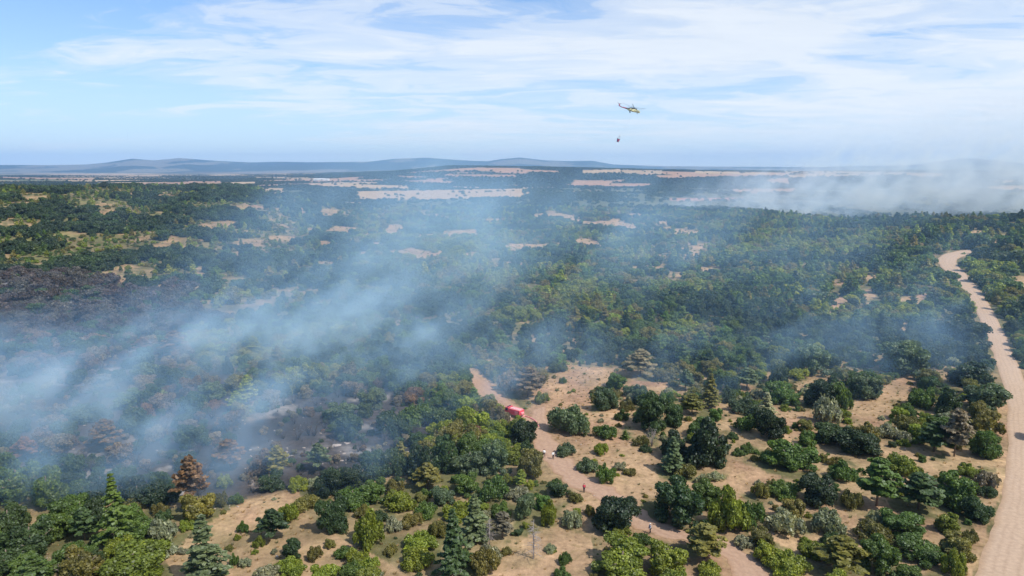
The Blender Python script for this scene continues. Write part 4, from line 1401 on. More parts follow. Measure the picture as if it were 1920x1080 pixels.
def far_points(r0, r1, cell, seed):
    X, Y = jitter(r0, r1, cell, seed)
    Z = H(X, Y)
    c, op, bu, wd = land_colour(X, Y, Z)
    px, py, dep = project(X, Y, Z)
    lum = c[:, 0]
    mid = (np.hypot(X, Y) < 2400) & (lum < .2)
    pr = np.where(lum < .07, .92, np.where(lum < .16, .22, .0))
    cl = fbm(X, Y, 90, 3, 401)
    pr = np.where(mid, np.clip((cl - .42) * 4, .05, .95), pr)
    pr = np.where((lum >= .2), .012, pr)
    k = g.random(len(X)) < pr
    return X[k], Y[k], Z[k], cl[k]


XS, YS, ZS, SS = [], [], [], []
for r0, r1, cell in ((1080, 1700, 8.5), (1700, 2600, 12.0), (2600, 4200, 15.0), (4200, 8000, 34.0)):
    X, Y, Z, c = far_points(r0, r1, cell, int(cell * 10))
    XS.append(X); YS.append(Y); ZS.append(Z); SS.append(min(cell * .55, 6.2) * g.uniform(.55, 1.15, len(X)))
XS, YS, ZS, SS = map(np.concatenate, (XS, YS, ZS, SS))
# three single far trees supply the crown shapes
fx_, fy_, _fz = project(XS, YS, ZS)[0], project(XS, YS, ZS)[1], 0
inview = np.nonzero((fx_ > 700) & (fx_ < 980) & (fy_ > 352))[0]
big3 = inview[np.argsort(YS[inview])[:60]][::20][:3]
fsrc = []
for n_, i in enumerate(big3):
    me = PROTO["oak_far"][n_][0]
    o = bpy.data.objects.new("field_tree", me)
    o.location = (XS[i], YS[i], ZS[i])
    s_ = 6.5
    o.scale = (s_, s_, s_ * .85)
    o.color = (*TINT["deep"], 1)
    COL.objects.link(o)
    tag(o, ["dark lone tree at the near edge of the pale field", "dark rounded tree standing left along the pale field", "dark rounded tree standing right along the pale field"][n_], "tree", "lone trees by the pale field")
    fsrc.append(o)
T = np.array(TINT["deep"])[None, :] * g.uniform(.75, 1.5, (len(XS), 1)) * np.array([[1.15, 1, 1]])
young = np.exp(-(((XS - 50) / 260) ** 2 + ((YS - 1450) / 300) ** 2))[:, None]
T = T * (1 - .7 * young) + np.array([[.07, .10, .022]]) * .7 * young
S3 = np.stack([SS, SS, SS * .72], 1)
o = stuff_instances("far_woodland", np.stack([XS, YS, ZS - .3], 1), S3, g.uniform(0, 6.28, len(XS)), T, fsrc)
o["label"] = "dark woods and hedgerow trees on the far plain and hills"
print("PLANTS", len(PLANTS), "chosen", len(chosen), "far", len(XS))

# ============================================================ dry grass, stones


def tuft_mesh(seed):
    r = np.random.default_rng(seed)
    n = 26
    V, F = [], []
    for k in range(n):
        a = r.uniform(0, 6.28)
        b = r.uniform(0, .45)
        x, y = math.cos(a) * b, math.sin(a) * b
        h = r.uniform(.5, 1.0)
        lx, ly = math.cos(a) * h * .5, math.sin(a) * h * .5
        w = .06
        i = len(V)
        V += [(x - math.sin(a) * w, y + math.cos(a) * w, 0), (x + math.sin(a) * w, y - math.cos(a) * w, 0), (x + lx, y + ly, h)]
        F.append([i, i + 1, i + 2])
    me = bpy.data.meshes.new("grass_tuft")
    me.from_pydata(V, [], F)
    a_ = me.attributes.new("leaf", "FLOAT", "POINT")
    a_.data.foreach_set("value", np.full(len(V), .5, np.float32))
    me.materials.append(fm)
    return me


def rock_mesh(seed, flat=.6):
    ip, ifc = ico_pts()
    r = np.random.default_rng(seed)
    V = ip * r.uniform(.45, 1.2, (len(ip), 1)) * [1, .8, flat]
    me = bpy.data.meshes.new("rock")
    me.from_pydata([tuple(v) for v in V], [], ifc)
    return me


stone_mat = simple_mat("pale_limestone", (.36, .315, .285), .9, 0, .45, 2.5, .5)
char_rock = simple_mat("ashy_limestone", (.42, .39, .37), .9, 0, .45, .9, .3)
rocks = [rock_mesh(700 + k, .5 + .15 * k) for k in range(4)]
for m_ in rocks:
    m_.materials.append(stone_mat)
# ledges of pale rock in the burnt ground: separate boulders one can tell apart
ROCKS = [(612, 838, 16, 5), (632, 832, 18, 6), (652, 829, 15, 6), (600, 846, 10, 4), (645, 848, 12, 5), (662, 852, 9, 4), (480, 858, 14, 6), (498, 866, 13, 7), (488, 878, 12, 6), (536, 846, 12, 5), (548, 853, 10, 4),
         (470, 874, 10, 4), (566, 850, 9, 4), (505, 888, 12, 4), (470, 842, 8, 4), (640, 862, 12, 4), (620, 868, 10, 3), (198, 955, 9, 8), (262, 915, 14, 5), (240, 920, 16, 3), (392, 960, 8, 5), (403, 952, 6, 4), (424, 955, 6, 5), (446, 948, 8, 5), (206, 868, 10, 4), (218, 863, 9, 4), (285, 957, 8, 4), (570, 838, 8, 4), (588, 836, 9, 4)]
for _k in range(46):
    _b = ROCKS[_k % 27]
    ROCKS.append((_b[0] + prng.uniform(-16, 16), _b[1] + prng.uniform(-6, 6), prng.uniform(3, 7), prng.uniform(2, 3.5)))
RL = [(620, 845, "white ledge right of the burnt gap"), (490, 870, "pinkish outcrop behind the scorched bush"), (230, 900, "burnt ground behind the cedar"), (420, 955, "grass edge by the scorched pine")]
rb = {}
for k, (a, b, w, h) in enumerate(ROCKS):
    gx, gy, gz = ground(a, b + h * .5)
    _, _, dep = project(gx, gy, gz)
    o = bpy.data.objects.new("pale_rock", rocks[k % 4])
    s = w * dep / FPX * .5 * prng.uniform(.55, 1.1)
    o.location = (gx, gy, gz + .1 * s)
    o.scale = (s, s * .9, max(h * dep / FPX * .45, .25))
    o.rotation_euler = (0, 0, prng.uniform(-.5, .5))
    COL.objects.link(o)
    dd = min((math.hypot(a - q[0], b - q[1]), q) for q in RL)
    q = dd[1]
    an = int(round(math.atan2(-(b - q[1]), a - q[0]) / (math.pi / 4))) % 8
    kk = rb[(q[2], an)] = rb.get((q[2], an), 0) + 1
    lab = f"pale rock of the {q[2]}, " + ["right side", "upper right", "upper side", "upper left", "left side", "lower left", "lower side", "lower right"][an] + (f", {ORD[min(kk - 1, 19)]} one" if kk > 1 else "")
    tag(o, lab, "rock", "pale rocks in the burnt ground")

# loose stones and tufts: nobody could count them
g = np.random.default_rng(17)
tsrc = [tuft_mesh(800), tuft_mesh(801)]
X, Y = jitter(88, 250, 1.9, 61)
Z = H(X, Y)
px, py, dep = project(X, Y, Z)
op = open_mask(px, py, X, Y)
bu = burn_mask(px, py, X, Y)
k = (~on_road(px, py)) & (~on_track(px, py)) & (g.random(len(X)) < np.where((op > .5) & (fbm(X, Y, 9, 3, 5) > .46), .75, .25)) & (bu < .4)
TX, TY, TZ = X[k], Y[k], Z[k]
tufts = []
tuft_root = []
for q in range(2):
    o = bpy.data.objects.new("grass_tuft", tsrc[q])
    o.location = (TX[q], TY[q], TZ[q])
    o.scale = (.4, .4, .4)
    o.color = (.40, .27, .12, 1)
    COL.objects.link(o)
    tag(o, kind="stuff")
    tufts.append(o)
s = g.uniform(.22, .55, len(TX))
T = np.where(g.random((len(TX), 1)) < .72, np.array([[.42, .28, .12]]), np.array([[.13, .14, .04]])) * g.uniform(.7, 1.2, (len(TX), 1))
stuff_instances("dry_grass", np.stack([TX, TY, TZ], 1), np.stack([s * 1.3, s * 1.3, s], 1), g.uniform(0, 6.28, len(TX)), T, tufts)["label"] = "dry straw coloured grass tufts on the open ground"
X, Y = jitter(88, 300, 4.2, 63)
Z = H(X, Y)
px, py, dep = project(X, Y, Z)
op = open_mask(px, py, X, Y)
bu = burn_mask(px, py, X, Y)
k = (~on_road(px, py)) & (g.random(len(X)) < np.where(bu > .5, .5, np.where(op > .5, .16, .03)))
k &= fbm(X, Y, 12, 3, 15) > .45
rock_src = [o for o in bpy.data.objects if o.name.startswith("pale_rock")][:4]
n = int(k.sum())
s = g.uniform(.08, .32, n)
stuff_instances("loose_stones", np.stack([X[k], Y[k], Z[k]], 1), np.stack([s * 1.3, s * 1.3, s], 1), g.uniform(0, 6.28, n), np.ones((n, 3)) * .4, rock_src)["label"] = "pale loose stones scattered on the ground"

#PART2
# ============================================================ small meshes for vehicles and people
import bmesh


class MB:
    """collects boxes, tubes and lofts into one mesh"""

    def __init__(self):
        self.b = bmesh.new()

    def box(self, c, s, rot=None, bevel=0.0):
        m = Matrix.Translation(c) @ (rot.to_4x4() if rot else Matrix.Identity(4)) @ Matrix.Diagonal((*s, 1))
        r = bmesh.ops.create_cube(self.b, size=1, matrix=m)
        if bevel:
            ed = list({e for v in r["verts"] for e in v.link_edges})
            bmesh.ops.bevel(self.b, geom=ed, offset=bevel, segments=2, profile=.6, affect="EDGES")
        return self

    def tube(self, p0, p1, r0, r1=None, sides=8):
        p0, p1 = Vector(p0), Vector(p1)
        d = p1 - p0
        m = Matrix.Translation((p0 + p1) / 2) @ d.to_track_quat("Z", "Y").to_matrix().to_4x4()
        bmesh.ops.create_cone(self.b, cap_ends=True, segments=sides, radius1=r0, radius2=r0 if r1 is None else r1, depth=d.length, matrix=m)
        return self

    def loft(self, rings, cap=True):
        vs_ = [[self.b.verts.new(p) for p in ring] for ring in rings]
        n = len(rings[0])
        for a, c in zip(vs_[:-1], vs_[1:]):
            for k in range(n):
                self.b.faces.new((a[k], a[(k + 1) % n], c[(k + 1) % n], c[k]))
        if cap:
            self.b.faces.new(vs_[0][::-1])
            self.b.faces.new(vs_[-1])
        return self

    def ball(self, c, r, sub=2):
        rr = (r, r, r) if isinstance(r, (int, float)) else r
        bmesh.ops.create_icosphere(self.b, subdivisions=sub, radius=1, matrix=Matrix.Translation(c) @ Matrix.Diagonal((*rr, 1)))
        return self

    def build(self, name, mat, parent=None, smooth=False):
        bmesh.ops.recalc_face_normals(self.b, faces=self.b.faces)
        me = bpy.data.meshes.new(name)
        self.b.to_mesh(me)
        self.b.free()
        if smooth:
            me.polygons.foreach_set("use_smooth", np.ones(len(me.polygons), bool))
        me.materials.append(mat)
        o = bpy.data.objects.new(name, me)
        COL.objects.link(o)
        o.parent = parent
        return o


def ring(x, hw, hh, zc, n=16, p=2.4):
    out = []
    for k in range(n):
        t = 2 * math.pi * k / n
        c, s = math.cos(t), math.sin(t)
        out.append((x, hw * math.copysign(abs(c) ** (2 / p), c), zc + hh * math.copysign(abs(s) ** (2 / p), s)))
    return out


M_cream = simple_mat("cream_yellow_paint", (.80, .72, .40), .5, 0, .06, 2)
M_navy = simple_mat("dark_blue_paint", (.022, .035, .060), .4, 0, .15, 2)
M_red = simple_mat("magenta_red_paint", (.50, .045, .09), .4, 0, .08, 2)
M_black = simple_mat("black_rubber", (.02, .02, .022), .8, 0, .2, 8)
M_steel = simple_mat("dark_steel", (.10, .11, .12), .5, .6, .15, 5)
M_blade = simple_mat("grey_blades", (.10, .12, .14), .5, .2, .1, 3)
M_glass = simple_mat("dark_glass", (.02, .03, .04), .08, 0, .1, 2)
M_white = simple_mat("white_cloth", (.78, .78, .76), .8, 0, .05, 4)
M_fire = simple_mat("fire_red_paint", (.66, .075, .11), .6, 0, .07, 2)
M_pinkrim = simple_mat("faded_red_panel", (.78, .26, .28), .5, 0, .1, 3)

# ------------------------------------------------------------ helicopter: nose along +X
heli = empty("helicopter", along(1187, 207, 535))
tag(heli, "cream and dark blue helicopter with red tail boom flying over the valley", "helicopter")
F_ = [(5.9, .25, .25, -.35), (5.65, .75, .72, -.32), (5.1, 1.08, 1.0, -.18), (4.2, 1.22, 1.15, -.02), (2.5, 1.25, 1.18, 0), (-2.2, 1.25, 1.18, 0), (-3.6, 1.12, 1.0, .12), (-4.8, .80, .72, .38), (-5.4, .62, .58, .48)]
b = MB().loft([ring(*q) for q in F_])
fus = b.build("fuselage", M_cream, heli, True)
MB().loft([ring(-2.6, 1.262, .66, .56), ring(-3.6, 1.13, .62, .52), ring(-4.8, .83, .56, .55), ring(-5.42, .64, .5, .56)]).build("rear_panel", M_navy, heli, True)
MB().loft([ring(3.1, .42, .20, 1.28), ring(2.6, .78, .48, 1.42), ring(1.0, .88, .62, 1.52), ring(-1.0, .88, .62, 1.5), ring(-2.8, .62, .46, 1.32), ring(-4.2, .3, .22, 1.05)]).build("engine_cowling", M_navy, heli, True)
MB().loft([ring(-5.3, .60, .56, .50), ring(-8.0, .44, .42, .66), ring(-11.3, .26, .27, .85)]).build("tail_boom", M_red, heli, True)
MB().loft([[(-10.9, -.09, 1.0), (-11.9, -.09, 1.0), (-11.9, .09, 1.0), (-10.9, .09, 1.0)], [(-12.2, -.06, 3.1), (-12.9, -.06, 3.1), (-12.9, .06, 3.1), (-12.2, .06, 3.1)]]).build("tail_fin", M_red, heli)
MB().box((-10.4, 0, .85), (.65, 2.7, .08), bevel=.02).build("stabiliser", M_steel, heli)
tr_ = empty("tail_rotor", (-12.5, .36, 2.75))
tr_.parent = heli
MB().tube((0, -.22, 0), (0, .12, 0), .12).build("hub", M_steel, tr_)
for k in range(3):
    a = k * 2 * math.pi / 3 + .5
    MB().box((math.cos(a) * 1.05, 0, math.sin(a) * 1.05), (1.8, .035, .26), Matrix.Rotation(-a, 3, "Y")).build("blade", M_blade, tr_)
rt = empty("main_rotor", (0.1, 0, 2.75))
rt.parent = heli
rt.rotation_euler = (RAD(1), RAD(3), 0)
MB().tube((0, 0, -.7), (0, 0, .15), .17).tube((0, 0, -.1), (0, 0, .1), .5, .42, 10).build("hub", M_steel, rt)
for k in range(5):
    a = RAD(-22 + 72 * k)
    bl = MB()
    for s_ in range(8):
        x0, x1 = .6 + s_ * 1.25, .6 + (s_ + 1) * 1.25
        z0 = .045 * (x0 / 10) ** 2 * 12 - .1
        z1 = .045 * (x1 / 10) ** 2 * 12 - .1
        bl.tube((x0, 0, z0), (x1, 0, z1), .08, .08, 4) if False else None
        bl.box(((x0 + x1) / 2, 0, (z0 + z1) / 2), (x1 - x0 + .02, .50, .06), Matrix.Rotation(-math.atan2(z1 - z0, x1 - x0), 3, "Y"))
    o = bl.build("blade", M_blade, rt)
    o.rotation_euler = (0, 0, a)
for sy in (-1, 1):
    MB().box((4.75, sy * 1.03, .28), (.95, .16, .75), Matrix.Rotation(-sy * .14, 3, "Z"), .05).build("cockpit_window", M_glass, heli)
    for k in range(5):
        MB().tube((2.7 - k * 1.0, sy * 1.16, .28), (2.7 - k * 1.0, sy * 1.28, .28), .23, .23, 12).build("porthole", M_glass, heli)
    MB().tube((.9, sy * 1.42, -.55), (-2.0, sy * 1.42, -.55), .36, .36, 12).build("fuel_tank", M_cream, heli, True)
    MB().tube((1.2, sy * .45, 1.62), (2.7, sy * .42, 1.55), .26, .30, 10).build("engine_intake", M_steel, heli, True)
    MB().tube((-.7, sy * .85, 1.55), (-1.2, sy * 1.22, 1.55), .22, .26, 10).build("exhaust", M_steel, heli, True)
    g_ = MB().tube((-2.1, sy * .9, -.8), (-2.2, sy * 2.1, -1.75), .07).tube((-2.2, sy * 1.2, .3), (-2.2, sy * 2.1, -1.6), .06).tube((-3.2, sy * .6, -.7), (-2.2, sy * 2.1, -1.75), .05).build("landing_gear", M_steel, heli)
    MB().tube((-2.2, sy * 2.02, -1.82), (-2.2, sy * 2.28, -1.82), .43, .43, 14).build("wheel", M_black, g_)
MB().box((5.35, 0, .28), (.55, 1.5, .62), Matrix.Rotation(RAD(-32), 3, "Y"), .08).build("windscreen", M_glass, heli)
g_ = MB().tube((3.9, 0, -1.0), (4.0, 0, -1.85), .08).build("nose_gear", M_steel, heli)
MB().tube((4.0, -.26, -1.88), (4.0, -.08, -1.88), .3, .3, 12).tube((4.0, .08, -1.88), (4.0, .26, -1.88), .3, .3, 12).build("wheel", M_black, g_)
MB().box((1.6, -1.262, -.1), (.95, .05, 1.45), bevel=.02).build("door", M_cream, heli)
heli.rotation_euler = (RAD(-5), RAD(13), RAD(-14))
heli.scale = (.92, .92, .92)

bk = along(1159, 263, 531)
bucket = empty("water_bucket", bk)
tag(bucket, "dark red water bucket slung on a long line beneath the helicopter", "water bucket")
MB().loft([ring_z for ring_z in [[(math.cos(t) * r_, math.sin(t) * r_, z_) for t in np.linspace(0, 2 * math.pi, 15)[:-1]] for z_, r_ in ((-1.35, .62), (-1.1, .82), (0.2, 1.08), (.95, 1.15))]], cap=True).build("bucket_shell", M_red, bucket, True)
MB().loft([[(math.cos(t) * r_, math.sin(t) * r_, z_) for t in np.linspace(0, 2 * math.pi, 15)[:-1]] for z_, r_ in ((.80, 1.17), (1.0, 1.20), (1.12, 1.17))]).build("rim", M_black, bucket)
hb_ = MB()
for k in range(6):
    a = k * math.pi / 3
    hb_.tube((math.cos(a) * 1.1, math.sin(a) * 1.1, 1.0), (.1, 0, 3.7), .03, .03, 4)
hb_.build("rigging", M_steel, bucket)
MB().box((.1, 0, 3.9), (.45, .45, .6), bevel=.08).build("control_head", M_white, bucket)
bucket.rotation_euler = (0, RAD(18), 0)
# the sling line runs from the bucket head up to the belly hook
bpy.context.view_layer.update()
inv = bucket.matrix_world.inverted()
top = inv @ (heli.matrix_world @ Vector((0, 0, -1.2)))
ln = MB()
pts = [Vector((.1, 0, 4.15)).lerp(top, f) + Vector((.5 * math.sin(math.pi * f), 0, -.5 * math.sin(math.pi * f))) for f in np.linspace(0, 1, 9)]
for p_, q_ in zip(pts[:-1], pts[1:]):
    ln.tube(p_, q_, .014, .014, 5)
ln.build("sling_line", M_steel, bucket)

# ------------------------------------------------------------ fire truck on the red track
tx, ty, tz = ground(964, 781)
t2 = ground(905, 735)
head = math.atan2(t2[1] - ty, t2[0] - tx) + RAD(28)
truck = empty("fire_truck", (tx, ty, tz + .05), head)
tag(truck, "bright pinkish red fire truck on the dirt track, half hidden behind a dark oak", "fire truck")
MB().box((0, 0, .78), (6.0, 1.0, .28), bevel=.03).build("chassis", M_steel, truck)
MB().loft([[(2.95, -1.12, .75), (2.95, 1.12, .75), (2.95, 1.12, 1.6), (2.95, -1.12, 1.6)], [(2.85, -1.14, .75), (2.85, 1.14, .75), (2.6, 1.05, 2.55), (2.6, -1.05, 2.55)],
          [(1.35, -1.14, .75), (1.35, 1.14, .75), (1.4, 1.06, 2.6), (1.4, -1.06, 2.6)]]).build("cab", M_fire, truck)
MB().box((2.83, 0, 2.02), (.06, 1.9, .72), Matrix.Rotation(RAD(-13), 3, "Y"), .02).build("windscreen", M_glass, truck)
for sy in (-1, 1):
    MB().box((2.05, sy * 1.115, 1.98), (.85, .05, .62), Matrix.Rotation(sy * .045, 3, "X"), .02).build("side_window", M_glass, truck)
    MB().box((2.92, sy * .85, 1.12), (.14, .3, .2), bevel=.03).build("headlight", M_white, truck)
    for k in range(3):
        MB().box((.75 - k * 1.25, sy * 1.165, 1.62), (1.1, .05, 1.0), bevel=.02).build("locker_door", M_pinkrim if k == 2 else M_fire, truck)
    for wx in (2.1, -1.9):
        w_ = MB().tube((wx, sy * .82, .52), (wx, sy * 1.16, .52), .52, .52, 18).build("wheel", M_black, truck)
        MB().tube((wx, sy * 1.15, .52), (wx, sy * 1.19, .52), .26, .22, 12).build("rim", M_steel, w_)
MB().box((-.9, 0, 1.62), (4.2, 2.28, 1.5), bevel=.06).build("body", M_fire, truck)
MB().box((-.9, 0, 2.41), (4.0, 2.0, .09), bevel=.02).build("roof_tray", M_pinkrim, truck)
MB().box((2.0, 0, 2.68), (.3, 1.5, .16), bevel=.03).build("light_bar", M_glass, truck)
ld = MB()
for sy in (-.25, .25):
    ld.tube((-2.9, .5 + sy, 2.62), (.9, .5 + sy, 2.62), .04, .04, 6)
for k in range(11):
    ld.tube((-2.7 + k * .34, .25, 2.62), (-2.7 + k * .34, .75, 2.62), .03, .03, 5)
ld.build("ladder", M_white, truck)
MB().tube((-3.1, -.6, 1.5), (-3.1, .6, 1.5), .38, .38, 14).build("hose_reel", M_pinkrim, truck)
truck.scale = (.80, .84, .88)
# pale hose pulled from the truck's rear across the track
hx = [ground(972, 783), ground(985, 781), ground(996, 785), ground(1004, 790), ground(1010, 800)]
hs = MB()
for p_, q_ in zip(hx[:-1], hx[1:]):
    hs.tube((p_[0], p_[1], p_[2] + .18), (q_[0], q_[1], q_[2] + .16), .13, .13, 6)
ho = hs.build("fire_hose", M_pinkrim)
tag(ho, "pale pinkish hose lying on the ground behind the fire truck", "hose")

# ------------------------------------------------------------ people
skin_m = simple_mat("skin", (.42, .24, .16), .6, 0, .05, 6)
hair_m = simple_mat("dark_hair", (.02, .015, .012), .6, 0, .2, 9)
M_shirt_red = simple_mat("red_cloth", (.72, .05, .10), .8, 0, .08, 6)
M_shirt_grey = simple_mat("grey_blue_cloth", (.33, .37, .46), .8, 0, .08, 6)
M_trousers = simple_mat("dark_cloth", (.018, .018, .028), .85, 0, .15, 6)
M_shoe = simple_mat("dark_shoes", (.03, .025, .02), .7, 0, .1, 6)


def skinned(name, V, E, R, mat, parent, root=0, sub=2):
    me = bpy.data.meshes.new(name)
    me.from_pydata(V, E, [])
    me.update()
    o = bpy.data.objects.new(name, me)
    COL.objects.link(o)
    o.parent = parent
    m = o.modifiers.new("skin", "SKIN")
    if not me.skin_vertices:
        me.skin_vertices.new()
    for i, r in enumerate(R):
        me.skin_vertices[0].data[i].radius = (r, r) if isinstance(r, (int, float)) else r
        me.skin_vertices[0].data[i].use_root = (i == root)
    m.use_smooth_shade = True
    s = o.modifiers.new("smooth", "SUBSURF")
    s.levels = s.render_levels = sub
    me.materials.append(mat)
    return o


def person(px, py, face, label, shirt, cap=None, stride=.28, arm=(.25, -.2), lean=0.0):
    """feet at the pixel, facing angle in radians from +X"""
    x, y, z = ground(px, py)
    root = empty("person", (x, y, z + .03), face)
    tag(root, label, "person", "people on the track and clearing")
    # x forward, y left, z up; 1.75 m
    st = stride
    hip = (0, 0, .95)
    V = [hip, (lean * .3, 0, 1.15), (lean * .6, 0, 1.38), (lean * .8, 0, 1.50), (lean + .01, 0, 1.60), (lean + .02, 0, 1.70)]
    R = [(.125, .15), (.115, .14), (.12, .17), (.055, .055), (.085, .075), (.07, .065)]
    E = [(0, 1), (1, 2), (2, 3), (3, 4), (4, 5)]
    legs = []
    for s, sg in ((1, 1), (-1, -1)):
        i = len(V)
        V += [(0, s * .095, .88), (st * sg * .42 + .04, s * .10, .50), (st * sg * .75 - .02, s * .10, .10), (st * sg * .75 + .02, s * .105, .04), (st * sg * .75 + .17, s * .12, .035)]
        R += [.088, .062, .045, .045, .035]
        E += [(0, i), (i, i + 1), (i + 1, i + 2), (i + 2, i + 3), (i + 3, i + 4)]
        legs.append(i)
    arms = []
    for s, sw in ((1, arm[0]), (-1, arm[1])):
        i = len(V)
        sh = (lean * .7, s * .20, 1.42)
        el = (lean * .7 + sw * .55, s * .245, 1.14)
        wr = (lean * .7 + sw * 1.1 + .09, s * .235, .90)
        V += [sh, el, wr, (wr[0] + .02, wr[1], wr[2] - .07)]
        R += [.058, .042, .030, .034]
        E += [(2, i), (i, i + 1), (i + 1, i + 2), (i + 2, i + 3)]
        arms.append((sh, el, wr))
        h = V[-1]
        for f in range(4):      # four fingers, unequal and slightly curled
            ln_ = (.070, .080, .074, .058)[f]
            j = len(V)
            oy = (f - 1.5) * .019
            V += [(h[0] + oy * .9, h[1] - s * .004, h[2] - .028), (h[0] + oy + .006, h[1] - s * .010, h[2] - .028 - ln_ * .55), (h[0] + oy + .004, h[1] - s * .028, h[2] - .028 - ln_)]
            R += [.0095, .0090, .0080]
            E += [(i + 3, j), (j, j + 1), (j + 1, j + 2)]
        j = len(V)
        V += [(h[0] + .032, h[1] - s * .012, h[2] + .015), (h[0] + .050, h[1] - s * .028, h[2] - .025)]
        R += [.011, .0095]
        E += [(i + 3, j), (j, j + 1)]
    skinned("body", V, E, R, skin_m, root)
    face_m = MB()
    hx_, hz = lean + .02, 1.65
    face_m.ball((hx_ + .085, 0, hz - .01), (.018, .013, .026), 1)
    for s in (1, -1):
        face_m.ball((hx_ - .005, s * .083, hz), (.022, .012, .032), 1)
    face_m.build("nose_and_ears", skin_m, root, True)
    eyes = MB()
    for s in (1, -1):
        eyes.ball((hx_ + .074, s * .032, hz + .025), .011, 1)
    eyes.box((hx_ + .078, 0, hz - .06), (.010, .045, .008))
    eyes.build("eyes_and_mouth", hair_m, root)
    MB().ball((hx_ - .018, 0, hz + .055), (.102, .090, .075), 2).build("hair", hair_m, root, True)
    if cap:
        MB().ball((hx_ - .008, 0, hz + .075), (.112, .100, .075), 2).box((hx_ + .12, 0, hz + .065), (.10, .14, .012)).build("cap", cap, root, True)
    SV = [(0, 0, .90), (lean * .3, 0, 1.15), (lean * .6, 0, 1.38), (lean * .75, 0, 1.46)]
    SR = [(.150, .180), (.138, .165), (.142, .190), (.085, .10)]
    SE = [(0, 1), (1, 2), (2, 3)]
    for sh, el, wr in arms:
        i = len(SV)
        SV += [sh, el, (el[0] * .35 + wr[0] * .65, el[1] * .35 + wr[1] * .65, el[2] * .35 + wr[2] * .65)]
        SR += [.082, .062, .050]
        SE += [(2, i), (i, i + 1), (i + 1, i + 2)]
    skinned("shirt", SV, SE, SR, shirt, root)
    TV, TR, TE = [(0, 0, .96)], [(.155, .175)], []
    for i in legs:
        j = len(TV)
        a, b_, c_ = V[i], V[i + 1], V[i + 2]
        TV += [a, b_, (c_[0], c_[1], c_[2] + .03)]
        TR += [.112, .085, .070]
        TE += [(0, j), (j, j + 1), (j + 1, j + 2)]
    skinned("trousers", TV, TE, TR, M_trousers, root)
    for i in legs:
        f_ = V[i + 3]
        MB().box((f_[0] + .05, f_[1], .035), (.29, .105, .085), bevel=.03).build("shoe", M_shoe, root, True)
    return root


person(1020, 857, RAD(-60), "person in a white shirt and dark trousers, left of the two walking on the track", M_white)
person(1037, 861, RAD(-80), "person in a white shirt and dark trousers, right of the two walking on the track", M_white, stride=.2, arm=(-.15, .2))
person(1095, 923, RAD(80), "person in a bright red top and dark trousers on the dirt track", M_shirt_red, stride=.15, arm=(.1, .12))
person(1219, 1000, RAD(205), "person in a grey shirt and white cap standing beside the big round oak", M_shirt_grey, cap=M_white, stride=.22, arm=(.3, .1), lean=.03)
person(956, 790, RAD(10), "person in a white top standing at the front end of the red truck", M_white, stride=.12, arm=(.2, .15))
person(1004, 803, RAD(150), "person in white partly hidden at the right edge of the dark oak", M_white, stride=.2, arm=(.2, -.1))

# ------------------------------------------------------------ far farm sheds: three pale roofs on the plain
wall_m = simple_mat("white_render", (.74, .74, .72), .8, 0, .05, .2)
roof_m = simple_mat("pale_roof_sheet", (.62, .64, .66), .6, 0, .08, .2)
for k, (a, b_, w_, lab) in enumerate([(593, 338.5, 22, "leftmost of the three white farm sheds far off on the plain"), (604, 338.2, 30, "middle of the three white farm sheds far off on the plain"), (613, 338.8, 20, "rightmost of the three white farm sheds far off on the plain")]):
    gx, gy, gz = ground(a, b_)
    s_ = math.hypot(gx, gy) / 3300
    sh = empty("farm_shed", (gx, gy, gz))
    tag(sh, lab, "shed", "white farm sheds on the plain")
    W_, D_, Hh = w_ * s_, 14 * s_, 6 * s_
    MB().box((0, 0, Hh / 2), (W_, D_, Hh)).build("wall", wall_m, sh)
    MB().loft([[(-W_ / 2 - .4, -D_ / 2 - .5, Hh + .05), (-W_ / 2 - .4, D_ / 2 + .5, Hh + .05), (-W_ / 2 - .4, 0, Hh + 3.4 * s_)], [(W_ / 2 + .4, -D_ / 2 - .5, Hh + .05), (W_ / 2 + .4, D_ / 2 + .5, Hh + .05), (W_ / 2 + .4, 0, Hh + 3.4 * s_)]]).build("roof", roof_m, sh)
    MB().box((0, -D_ / 2 - .06, Hh * .38), (W_ * .16, .1, Hh * .75)).build("door", M_steel, sh)

# ============================================================ smoke and haze


def at_h(px, py, h):
    u, v = (px - 960) / FPX, (540 - py) / FPX
    d = np.array([u, CP + v * SP, -SP + v * CP])
    t = (CAM_H - h) / -d[2]
    return (d[0] * t, d[1] * t, h)


